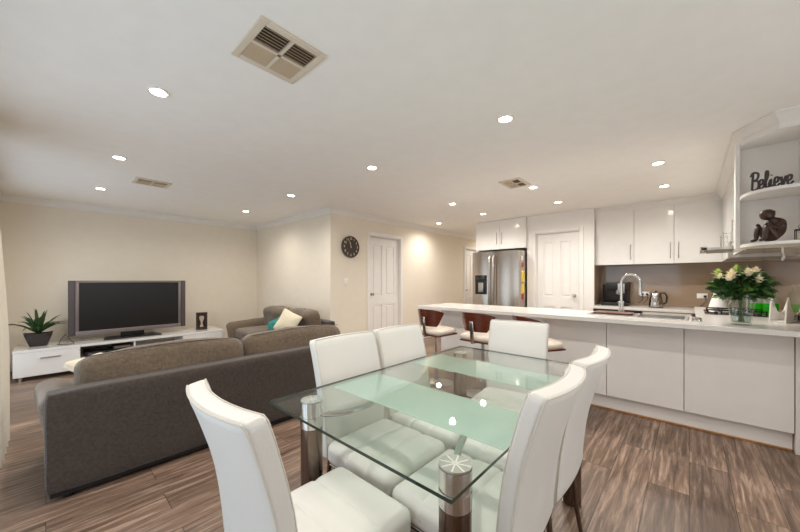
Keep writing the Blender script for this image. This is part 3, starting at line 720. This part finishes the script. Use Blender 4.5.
# local: figure faces -x, z up
V = [(.045, 0, .035), (.05, 0, .09), (.035, 0, .14), (.005, 0, .165), (-.012, 0, .18),       # 0-4 pelvis..neck
     (.0, .03, .03), (-.06, .032, .115), (-.07, .032, .02), (-.105, .032, .012),              # 5-8 left leg
     (.0, -.03, .03), (-.06, -.032, .115), (-.07, -.032, .02), (-.105, -.032, .012),          # 9-12 right leg
     (.025, .042, .145), (-.015, .05, .09), (-.066, .028, .135),                               # 13-15 left arm
     (.025, -.042, .145), (-.015, -.05, .09), (-.066, -.028, .135)]
Ed = [(0, 1), (1, 2), (2, 3), (3, 4), (0, 5), (5, 6), (6, 7), (7, 8), (0, 9), (9, 10), (10, 11), (11, 12), (2, 13), (13, 14), (14, 15), (2, 16), (16, 17), (17, 18)]
Rd = [.04, .04, .036, .02, .018, .028, .021, .013, .010, .028, .021, .013, .010, .02, .015, .012, .02, .015, .012]
o = skin('crouching_statue', V, Ed, Rd, 'statue'); tag(o, 'dark brown crouching monk statue with head resting on its knees', 'statue')
setloc(o, (.435, 3.47, 1.5185), 35)
h = MB(); h.soft(.04, .036, .038, .036, 'statue', T(-.026, 0, .198) @ RY(-15), n=6); h.lathe([(0, -.006), (.008, -.004), (.008, .006), (0, .008)], 'statue', c=(-.058, .0, .178)); 
h.soft(.006, .004, .01, .0035, 'statue', T(-.015, .037, .21), n=2); h.soft(.006, .004, .01, .0035, 'statue', T(-.015, -.037, .21), n=2); h.build('head', o)
t = thing('shelf_lantern', 'small dark ornament at the right end of the lower curved shelf', 'ornament', (.565, 3.46, 1.5195))
b = MB(); b.box(-.025, .025, -.025, .025, 0, .008, 'black_matte'); b.box(-.025, .025, -.025, .025, .07, .078, 'black_matte')
for x in (-.022, .022):
    for y in (-.022, .022): b.box(x-.002, x+.002, y-.002, y+.002, .008, .07, 'black_matte')
b.tube([(.0, 0, .078), (-.01, 0, .095), (.0, 0, .115), (.01, 0, .095), (0, 0, .079)], .002, 'black_matte', 6); b.build('frame', t, smooth=False)
b = MB(); b.cyl((0, 0, .008), .014, .035, 'cream_cloth'); b.build('candle', t)

# ================================================================ BAR STOOLS
def make_stool():
    t = thing('bar_stool', '', 'stool')
    b = MB(); b.lathe([(0, 0), (.2, 0), (.203, .006), (.19, .014), (.05, .022), (.035, .04), (0, .04)], 'chrome', seg=40); b.build('base', t)
    b = MB(); b.cyl((0, 0, .03), .026, .34, 'chrome'); b.cyl((0, 0, .36), .018, .22, 'chrome'); b.lathe([(.018, .55), (.05, .56), (.09, .585), (.09, .592), (0, .592)], 'chrome'); b.build('post', t)
    b = MB(); b.tube([(.0, .025, .30), (.0, .12, .27)], .01, 'chrome'); b.tube([(.13*math.cos(a), .10+.10*math.sin(a), .27) for a in [2*PI*k/24 for k in range(24)]], .010, 'chrome', 8, close=True); b.build('footrest', t)
    b = MB(); b.soft(.195, .19, .035, .034, 'stool_pad', T(0, 0, .635), puff=.015, n=10, fn=lambda v: Vector((v.x*(1-.12*max(0, v.y/.19)**2), v.y*(1-.10*(v.x/.2)**2), v.z))); b.build('seat', t)
    b = MB(); b.soft(.185, .18, .012, .011, 'walnut', T(0, 0, .60), n=8); b.build('seat_shell', t)
    b = MB()
    def arc(sgn):
        def f(u, v):
            a0 = R(38 + 20*v**.8); a = -a0 + 2*a0*u; rad = .215+.03*v+sgn*.006
            return Vector((math.sin(a)*rad, .02-math.cos(a)*rad*.95, .705 + v*.20*(1-.18*(abs(a)/a0)**3)))
        return f
    tb = bmesh.new(); nu, nv = 20, 6
    A = [[tb.verts.new(arc(1)(i/nu, j/nv)) for j in range(nv+1)] for i in range(nu+1)]; B = [[tb.verts.new(arc(-1)(i/nu, j/nv)) for j in range(nv+1)] for i in range(nu+1)]
    for i in range(nu):
        for j in range(nv): tb.faces.new((A[i][j], A[i+1][j], A[i+1][j+1], A[i][j+1])); tb.faces.new((B[i][j], B[i][j+1], B[i+1][j+1], B[i+1][j]))
        tb.faces.new((A[i][0], B[i][0], B[i+1][0], A[i+1][0])); tb.faces.new((A[i][nv], A[i+1][nv], B[i+1][nv], B[i][nv]))
    for j in range(nv): tb.faces.new((A[0][j], A[0][j+1], B[0][j+1], B[0][j])); tb.faces.new((A[nu][j], B[nu][j], B[nu][j+1], A[nu][j+1]))
    bmesh.ops.recalc_face_normals(tb, faces=tb.faces[:]); b.add(tb, 'walnut'); b.build('backrest', t, ang=50)
    b = MB(); b.box(-.022, .022, -.008, .0, -.12, .12, 'chrome', .003, M=T(0, -.213, .70) @ RX(6)); b.box(-.022, .022, -.21, -.10, .583, .591, 'chrome', .002); b.build('bracket', t)
    return t
sp = make_stool()
for i, (x, y, a, l) in enumerate([(-2.29, 3.20, -6, 'walnut-backed bar stool at the left end of the breakfast bar'), (-1.67, 3.20, -4, 'middle walnut-backed bar stool between the white chair backs'), (-1.10, 3.20, -32, 'third bar stool, mostly hidden behind the head dining chair')]):
    s_ = sp if i == 0 else copy_tree(sp)
    setloc(s_, (x, y, 0), a); s_['label'] = l; s_['group'] = 'bar stools along the breakfast bar'

# ================================================================ DINING TABLE
TX0, TX1, TY0, TY1 = -1.29, -.40, .617, 2.12
t = thing('dining_table', 'rectangular glass dining table with frosted bands and chrome legs', 'table', ((TX0+TX1)/2, (TY0+TY1)/2, 0))
hx, hy = (TX1-TX0)/2, (TY1-TY0)/2; cy = (TY0+TY1)/2
tb = bmesh.new(); b = MB()
b.box(-hx, hx, -hy, hy, .740, .750, 'table_glass')
b.bm.normal_update(); b.bm.faces.ensure_lookup_table(); i = b.mi('glass_edge')
for f in b.bm.faces:
    if abs(f.normal.z) < .5: f.material_index = i
b.build('glass_top', t, smooth=False)
for y0, y1 in ((.92, 1.22), (1.52, 1.82)):
    b = MB(); b.box(-hx+.012, hx-.012, y0-cy, y1-cy, .7385, .7397, 'frost'); b.build('frosted_band', t, smooth=False)
for sx in (-1, 1):
    for sy in (-1, 1):
        lx, ly = sx*(hx-.085), sy*(hy-.15)
        b = MB(); b.cyl((lx, ly, 0), .046, .62, 'dark_chrome', seg=32); b.cyl((lx, ly, 0), .05, .012, 'chrome', seg=32)
        b.cyl((lx, ly, .622), .047, .05, 'chrome', seg=32, bev=.003); b.cyl((lx, ly, .674), .047, .06, 'chrome', seg=32, bev=.003); b.cyl((lx, ly, .61), .044, .12, 'chrome', seg=32); lg = b.build('leg', t)
        b = MB(); b.cyl((lx, ly, .7335), .046, .0045, 'brushed', seg=32)
        for k in range(4): b.box(-.044, .044, -.0022, .0022, .7375, .7384, 'spoke', M=T(lx, ly, 0) @ RZ(45*k+20))  # light streaks on the brushed cap, built as pale bars
        b.build('cap', lg)
        dx, dy = sx*.225, sy*.295
        b = MB(); P0 = Vector((lx, ly, .68)); P3 = Vector((dx, dy, .70)); mid_ = (P0+P3)/2 + Vector((-sx*.03, sy*.03, -.05))
        b.tube([P0*(1-u)**2 + mid_*2*u*(1-u) + P3*u*u for u in [k/10 for k in range(11)]] + [Vector((dx, dy, .72))], .013, 'chrome', 12); b.build('support_arm', t)
        b = MB(); b.cyl((dx, dy, .715), .03, .0225, 'chrome', bev=.003)
        for k in range(4): b.box(-.028, .028, -.0015, .0015, .7374, .7384, 'spoke', M=T(dx, dy, 0) @ RZ(45*k))
        b.build('support_disc', t)

# ================================================================ DINING CHAIRS
def make_chair():
    t = thing('dining_chair', '', 'chair')
    W = .207
    # seat with stitched bands
    b = MB()
    def seam(v):
        z = v.z
        if z > 0:
            for s0 in (-.055, .075): z -= .010*math.exp(-((v.y-s0)/.010)**2)
            z -= .006*math.exp(-(v.x/.009)**2) if abs(v.y) < .0 else 0
        return Vector((v.x, v.y, z))
    b.soft(W-.003, .215, .052, .035, 'leather', T(0, -.005, .418), puff=.014, n=26, fn=seam); st = b.build('seat', t)
    b = MB()
    for zz in (.372,): b.tube([(-W+.01, -.19, zz), (-W+.01, .2, zz), (W-.01, .2, zz), (W-.01, -.19, zz)], .003, 'piping', 6)
    b.build('piping', st)
    # back: S profile (inner face y at height), bowed in plan
    prof = [(.36, -.206), (.45, -.210), (.52, -.217), (.60, -.227), (.68, -.241), (.76, -.260), (.84, -.284), (.90, -.303), (.945, -.320)]
    def yin(z):
        for (z0, y0), (z1, y1) in zip(prof, prof[1:]):
            if z <= z1: return y0 + (y1-y0)*(z-z0)/(z1-z0)
        return prof[-1][1]
    def shape(v):
        # v: x in +-W, y thickness +-.0275, z +-.29
        zz = .665 + v.z; k = (v.z+.28)/.56
        yy = yin(max(.36, min(.945, zz))) - .0275
        bow = .034*(.35+.65*k)*(1-(v.x/W)**2)
        slope = .2*k
        tk = .85+.15*k
        return Vector((v.x*(.97+.03*k), yy + v.y*tk - bow*1.0 + .012*k, zz + v.y*slope*.9))
    b = MB(); b.soft(W, .0275, .28, .014, 'leather', Matrix(), n=22, fn=shape); bk = b.build('backrest', t, ang=60)
    b = MB()
    for yo in (.024, -.024):
        pts = []
        for k in range(12): pts.append((-W, yo, -.265+.53*k/11))
        for k in range(1, 14): pts.append((-W+.012+(2*W-.024)*(k-1)/12, yo, .2765))
        for k in range(12): pts.append((W, yo, .265-.53*k/11))
        pts = [shape(Vector((max(-W+.004, min(W-.004, x)), y, z))) for x, y, z in pts]
        b.tube(pts, .0028, 'piping', 6)
    b.build('back_piping', bk)
    for sx in (-1, 1):
        b = MB(); b.tube([(sx*.18, -.215, .37), (sx*.187, -.235, .15), (sx*.195, -.26, 0)], [.012, .011, .009], 'dark_chrome', 10); b.build('leg', t)
        b = MB(); b.tube([(sx*.185, .17, .37), (sx*.19, .175, .15), (sx*.195, .18, 0)], [.012, .011, .009], 'dark_chrome', 10); b.build('leg', t)
    b = MB(); b.box(-.19, .19, -.17, .18, .352, .366, 'black_matte', .002); b.build('seat_frame', t)
    return t
cp = make_chair()
chairs = [((-.905, .642), 0, 'white leather dining chair at the near head of the table, backrest turned to the camera'),
          ((-1.08, 1.105), -90, 'white leather chair on the sofa side of the table, nearer one'),
          ((-1.08, 1.54), -90, 'white leather chair on the sofa side of the table, farther one'),
          ((-.895, 2.00), 186, 'white leather chair at the far head of the table, before the bar stools'),
          ((-.635, 1.075), 90, 'white leather chair on the right side of the table, in front, hiding the table edge'),
          ((-.635, 1.52), 90, 'white leather chair on the right side of the table, partly hidden behind the front one')]
for i, ((x, y), a, l) in enumerate(chairs):
    c_ = cp if i == 0 else copy_tree(cp); setloc(c_, (x, y, 0), a); c_['label'] = l; c_['group'] = 'white dining chairs around the glass table'

# ================================================================ SOFAS
def make_sofa(L, label, loc, rz, seed):
    t = thing('sofa', label, 'sofa', loc, rz); D = .93; A = .24
    b = MB(); b.soft(L/2-.01, .075, .285, .03, 'sofa_back', T(L/2, .08, .335), n=14, wob=.003, seed=seed); b.build('back_frame', t)
    b = MB(); b.box(.03, L-.03, .03, D-.06, .03, .06, 'black_matte'); b.build('plinth', t)
    b = MB(); b.box(A-.01, L-A+.01, .14, D-.04, .06, .27, 'sofa_fabric', .02); b.build('seat_base', t)
    for s_ in (0, 1):
        M = T(A/2 if s_ == 0 else L-A/2, .155+(D-.155)/2, .30)
        sg = -1 if s_ == 0 else 1
        def fn(v, sg=sg):
            k = max(0, (v.z+.25)/.5); y = (v.y/((D-.155)/2)+1)/2
            return Vector((v.x + sg*.075*max(0, k-.5)*2*(.5+.5*y) , v.y*1.0 + .03*max(0, k-.5), v.z - .05*k*y + (.03*k*(1-abs(v.x)/.12))))
        b = MB(); b.soft(.11, (D-.155)/2, .245, .07, 'sofa_fabric', M, n=14, wob=.005, fn=fn, seed=seed+s_); b.build('arm', t)
    n = 2; w_ = (L-2*A)/n
    for k in range(n):
        b = MB(); b.soft(w_/2-.003, .33, .085, .05, 'sofa_fabric', T(A+w_*(k+.5), .56, .355), puff=.02, n=12, wob=.004, seed=seed+k); b.build('seat_cushion', t)
        wb = (L-.26)/n
        def fb(v, k=k): return Vector((v.x, v.y, v.z + .02*math.cos(v.x*5)))
        b = MB(); b.soft(wb/2-.002, .11, .20, .085, 'sofa_fabric', T(.13+wb*(k+.5), .26, .575) @ RX(-9), puff=0, n=14, wob=.014, seed=seed+3*k, fn=fb); bc = b.build('back_cushion', t)
        b = MB()
        b.tube([(.13+wb*k+.05+(wb-.1)*u, .20+.004*math.sin(u*20), .768+.02*math.sin(PI*u)) for u in [q/16 for q in range(17)]], .003, 'sofa_back', 6); b.build('seam', bc)
    for x in (.1, L-.1):
        for y in (.08, D-.12): b = MB(); b.cyl((x, y, 0), .025, .032, 'black_matte'); b.build('foot', t)
    return t
make_sofa(2.30, 'large brown-grey three-seat sofa seen from behind, left of the table', (-2.60, -.015, 0), 90, 1)
make_sofa(1.86, 'brown two-seat sofa against the cream wall facing the television area', (-4.05, 3.015, 0), 180, 5)
def pillow(name, loc, rot, hx, hz, m, label):
    b = MB()
    def fn(v):
        e = max(abs(v.x)/hx, abs(v.z)/hz); c_ = (abs(v.x)/hx)*(abs(v.z)/hz)
        return Vector((v.x*(1+.06*c_), v.y*(1-.75*e**2.5), v.z*(1+.06*c_)))
    b.soft(hx, .065, hz, .02, m, Matrix(), n=14, wob=.004, fn=fn, seed=hx*50); o = tag(b.build(name, ang=80), label, 'cushion'); o.location = loc; o.rotation_euler = rot; return o
pillow('scatter_cushion', (-3.06, .26, .635), (R(-62), R(0), R(140)), .14, .13, 'cream_cloth', 'cream cushion poking out at the left end of the large sofa')
pillow('scatter_cushion', (-4.44, 2.42, .615), (R(-18), R(24), R(30)), .15, .16, 'cream_cloth', 'cream cushion leaning against the two-seat sofa back')
pillow('scatter_cushion', (-4.68, 2.36, .555), (R(-28), R(-25), R(25)), .15, .11, 'teal_cloth', 'teal patterned cushion left of the cream one on the two-seat sofa')
pillow('scatter_cushion', (-4.66, 2.53, .61), (R(-15), R(10), R(15)), .13, .13, 'taupe_cloth', 'taupe cushion tucked behind the teal and cream cushions')
b = MB(); b.soft(.13, .08, .012, .01, 'teal_cloth', Matrix(), n=8, wob=.008); o = tag(b.build('folded_throw'), 'small teal throw lying over the right arm of the two-seat sofa', 'throw'); setloc(o, (-4.16, 2.36, .575), 80)

# ================================================================ TV UNIT
t = thing('tv_unit', 'long low white television cabinet against the cream wall', 'cabinet', (-6.62, -.27, 0))
UL = 2.36; DU = .57
ya, yb_, yc = .58, 1.15, 1.755   # left cupboard | niche | niche | right drawers
b = MB()
b.box(0, DU, 0, UL, .352, .385, 'white_gloss', .002, 1); b.box(0, DU-.02, .002, UL-.002, .05, .075, 'white_gloss')
for y in (0, ya-.02, yb_-.01, yc, UL-.02): b.box(0, DU-.02, y, y+.02, .075, .352, 'white_gloss')
b.box(0, .012, .02, UL-.02, .075, .352, 'white_gloss'); b.box(.012, DU-.03, ya, yc, .185, .20, 'white_gloss')
b.box(DU-.035, DU-.02, ya, yc, .05, .18, 'white_gloss'); b.build('body', t, smooth=False)
for y0, y1, yh in ((0, ya, .31), (yc, UL, yc+.27)):
    b = MB(); b.box(DU-.019, DU-.001, y0+.003, y1-.003, .055, .35, 'white_gloss', .0015, 1); d = b.build('drawer', t, smooth=False)
    b = MB(); b.box(DU, DU+.014, yh-.09, yh+.09, .265, .279, 'brushed', .002); b.build('handle', d)
for x in (.05, DU-.06):
    for y in (.06, UL-.06): b = MB(); b.cyl((x, y, 0), .018, .05, 'brushed'); b.build('foot', t)
t = thing('media_player', 'black disc player on the left niche shelf of the white cabinet', 'player', (-6.50, .36, .2005))
b = MB(); b.box(0, .38, 0, .38, .004, .055, 'black_plastic', .004); b.build('case', t)
b = MB(); b.box(.3805, .384, .03, .2, .02, .04, 'tv_silver'); b.build('front_panel', t, smooth=False)
t = thing('set_top_box', 'small silver-fronted box in the left niche beside the black player', 'box', (-6.34, .53, .256))
b = MB(); b.box(0, .2, .12, .32, .0, .045, 'black_plastic', .003); b.build('case', t)
b = MB(); b.box(.2005, .205, .13, .31, .008, .038, 'brushed'); b.build('front_panel', t, smooth=False)
# television
t = thing('television', 'large flat television with grey frame standing on the white cabinet', 'television', (-6.36, .895, .386))
hw = .69; z0, z1 = .085, .855
b = MB(); b.box(-.05, .035, -hw, hw, z0, z1, 'tv_speaker', .006); b.box(-.11, -.05, -hw*.7, hw*.7, z0+.08, z1-.1, 'black_plastic', .02); b.build('casing', t)
b = MB(); s_ = .058
b.box(.035, .048, -hw+.07, hw-.07, z1-.03, z1-.002, 'tv_silver', .002); b.box(.035, .048, -hw+.07, hw-.07, z0+.002, z0+.06, 'tv_silver', .002)
b.box(.035, .048, -hw+.07, -hw+.105, z0+.06, z1-.03, 'tv_silver', .002); b.box(.035, .048, hw-.105, hw-.07, z0+.06, z1-.03, 'tv_silver', .002); b.build('bezel', t)
b = MB(); b.box(.0355, .040, -hw+.105, hw-.105, z0+.06, z1-.03, 'screen'); b.build('screen', t, smooth=False)
for s_ in (-1, 1): b = MB(); b.box(.0355, .042, s_*(hw-.034)-.030, s_*(hw-.034)+.030, z0+.01, z1-.01, 'tv_speaker', .002); b.build('speaker_strip', t)
b = MB(); b.box(-.02, .02, -.14, .14, .012, z0+.02, 'black_plastic', .004); b.prism([(-.13, -.30), (.16, -.34), (.16, .34), (-.13, .30)], 0, .016, 'black_plastic', bev=.004); b.build('stand', t)
b = MB(); b.tube([(-6.28, .10, .39), (-6.2, .13, .392), (-6.16, .2, .392), (-6.2, .26, .392), (-6.28, .22, .44), (-6.36, .18, .50), (-6.33, .13, .43), (-6.25, .12, .392)], .004, 'black_plastic', 6)
tag(b.build('cable_loop'), 'thin dark cable looping at the left foot of the television', 'cable')
# photo frame
t = thing('picture_frame', 'small dark brown framed picture at the right end of the white cabinet', 'picture frame', (-6.30, 1.82, .3865), 72)
b = MB()
for x0, x1, zz0, zz1 in ((-.085, .085, .27, .30), (-.085, .085, 0, .03), (-.085, -.06, .03, .27), (.06, .085, .03, .27)): b.box(x0, x1, -.012, .012, zz0, zz1, 'frame_brown', .002)
b.box(-.02, .02, .012, .08, 0, .006, 'frame_brown'); b.build('frame', t)
b = MB(); b.box(-.06, .06, -.004, .006, .03, .27, 'oven_black'); b.prism([(-.028, .05), (.028, .05), (.012, .11), (.02, .15), (.038, .2), (.03, .24), (-.03, .24), (-.038, .2), (-.02, .15), (-.012, .11)], .0045, .006, 'taupe_cloth', RX(90)); b.build('picture', t, smooth=False)
# plant
t = thing('potted_plant', 'spiky green plant in a black boat-shaped pot on the white cabinet', 'plant', (-6.35, -.065, .3865))
b = MB()
tb = bmesh.new(); n = 28; rings = []
for s_, z in ((.0, .0), (.085, .0), (.095, .01), (.135, .12), (.15, .165), (.14, .165), (.125, .14), (0, .14)):
    if s_ == 0: rings.append([tb.verts.new((0, 0, z))])
    else:
        rg = []
        for k in range(n):
            a = 2*PI*k/n; c_, sn = math.cos(a), math.sin(a); e = 3.5
            rg.append(tb.verts.new((.58*s_*math.copysign(abs(c_)**(2/e), c_), .88*s_*math.copysign(abs(sn)**(2/e), sn), z + (.012*abs(sn)**3 if z > .15 else 0))))
        rings.append(rg)
for A, B in zip(rings, rings[1:]):
    for k in range(n):
        k2 = (k+1) % n
        if len(A) == 1: tb.faces.new((A[0], B[k2], B[k]))
        elif len(B) == 1: tb.faces.new((A[k], A[k2], B[0]))
        else: tb.faces.new((A[k], A[k2], B[k2], B[k]))
bmesh.ops.recalc_face_normals(tb, faces=tb.faces[:]); b.add(tb, 'pot_black'); b.build('pot', t)
b = MB(); b.soft(.08, .125, .008, .007, 'soil', T(0, 0, .146), n=6, wob=.003); b.build('soil', t)
for k in range(34):
    a = k*2.4; el = 28+55*((k % 13)/13); L_ = .40-.08*(el/80)+rnd.uniform(-.03, .03)
    b = MB(); d = Vector((math.cos(a)*math.cos(R(el))*.62, math.sin(a)*math.cos(R(el)), math.sin(R(el)))); sd = Vector((-math.sin(a), math.cos(a), 0))
    def f(u, v, d=d, sd=sd, L_=L_, el=el):
        w_ = .034*(1-v)**.7*(.6+.8*min(v*4, 1)*.5); p = Vector((0, 0, .15)) + d*L_*v
        p.z -= .16*v*v*v*math.cos(R(el))*1.1 - .05*v
        return p + sd*w_*(u-.5)*2*.8 + Vector((0, 0, 1))*abs(u-.5)*w_*.9
    b.grid(f, 2, 8, 'leaf'); b.build('leaf', t)

# ================================================================ WALL THINGS
t = thing('wall_clock', 'round dark brown wall clock with pale numerals left of the white door', 'clock', (XC, 3.43, 1.805), 90)
b = MB(); b.cyl((0, -.03, 0), .18, .029, 'clock_face', axis='y', seg=48, bev=.004); b.tube([(.176*math.cos(2*PI*k/48), -.03, .176*math.sin(2*PI*k/48)) for k in range(48)], .007, 'frame_brown', 8, close=True); b.build('face', t)
b = MB()
def text_mesh(s, size):
    cu = bpy.data.curves.new('txt', 'FONT'); cu.body = s; cu.size = size; cu.align_x = 'CENTER'; cu.align_y = 'CENTER'; cu.extrude = .0015; cu.offset = .0012
    o = bpy.data.objects.new('txt', cu); C.objects.link(o); dg = bpy.context.evaluated_depsgraph_get()
    me = bpy.data.meshes.new_from_object(o.evaluated_get(dg)); bm = bmesh.new(); bm.from_mesh(me); bpy.data.objects.remove(o); bpy.data.meshes.remove(me); bpy.data.curves.remove(cu); return bm
for k in range(1, 13):
    a = R(90-30*k); b.add(text_mesh(str(k), .055), 'clock_mark', T(.137*math.cos(a), -.0325, .137*math.sin(a)) @ RX(90))
b.build('numerals', t, smooth=False)
for nm_, ang_, L_, w_ in (('hour_hand', 100, .085, .007), ('minute_hand', -88, .085, .005) if False else ('minute_hand', 112, .13, .005)):
    b = MB(); b.box(-.02, L_, -w_/2, w_/2, -.001, .001, 'clock_mark', M=T(0, -.036 if nm_ == 'hour_hand' else -.039, 0) @ RX(90) @ RZ(ang_)); b.build(nm_, t, smooth=False)
b = MB(); b.cyl((0, -.041, 0), .009, .012, 'clock_mark', axis='y'); b.build('hub', t)
t = thing('light_switch', 'white light switch plate below the wall clock', 'switch', (XC, 3.345, 1.22), 90)
b = MB(); b.box(-.037, .037, -.008, 0, -.058, .058, 'socket_white', .002); b.build('plate', t)
for z in (-.022, .022): b = MB(); b.box(-.007, .007, -.012, -.0083, z-.012, z+.012, 'socket_white', .001); b.build('rocker', t)

# curtain on the left wall
t = thing('curtain', 'long off-white curtain hanging at the left edge of the picture', 'curtain', (0, 0, 0))
b = MB()
def cf(u, v):
    x = -4.05 + .75*u + .01*math.sin(v*5); z = .015 + 2.25*v
    amp = .022*(1-.25*v)
    base = -.205 if z < .7 else (-.205 - .05*((z-.7)/1.05)**1.3 if z < 1.75 else -.255 - .10*((z-1.75)/.53))
    y = base - .01*u + amp*math.sin(u*36 + .4*math.sin(v*3)) - (.16*max(0, abs(u-.5)-.42)/.08)
    return Vector((x, max(YL+.02, y), z))
tb = bmesh.new(); nu, nv = 260, 14
A = [[tb.verts.new(cf(i/nu, j/nv)) for j in range(nv+1)] for i in range(nu+1)]
for i in range(nu):
    for j in range(nv): tb.faces.new((A[i][j], A[i+1][j], A[i+1][j+1], A[i][j+1]))
bmesh.ops.solidify(tb, geom=tb.faces[:], thickness=.003)
b.add(tb, 'curtain_cloth'); b.build('cloth', t, ang=80)
b = MB(); b.tube([(-5.75, YL+.09, 2.29), (-.1, YL+.09, 2.29)], .012, 'vent_tan', 10); b.cyl((-5.79, YL+.09, 2.29), .022, .04, 'vent_tan', axis='x')
for x in (-5.7, -3, -.2): b.box(x-.01, x+.01, YL, YL+.09, 2.28, 2.30, 'vent_tan')
tag(b.build('curtain_rod'), 'tan curtain rod under the cornice on the left wall', 'curtain rod')
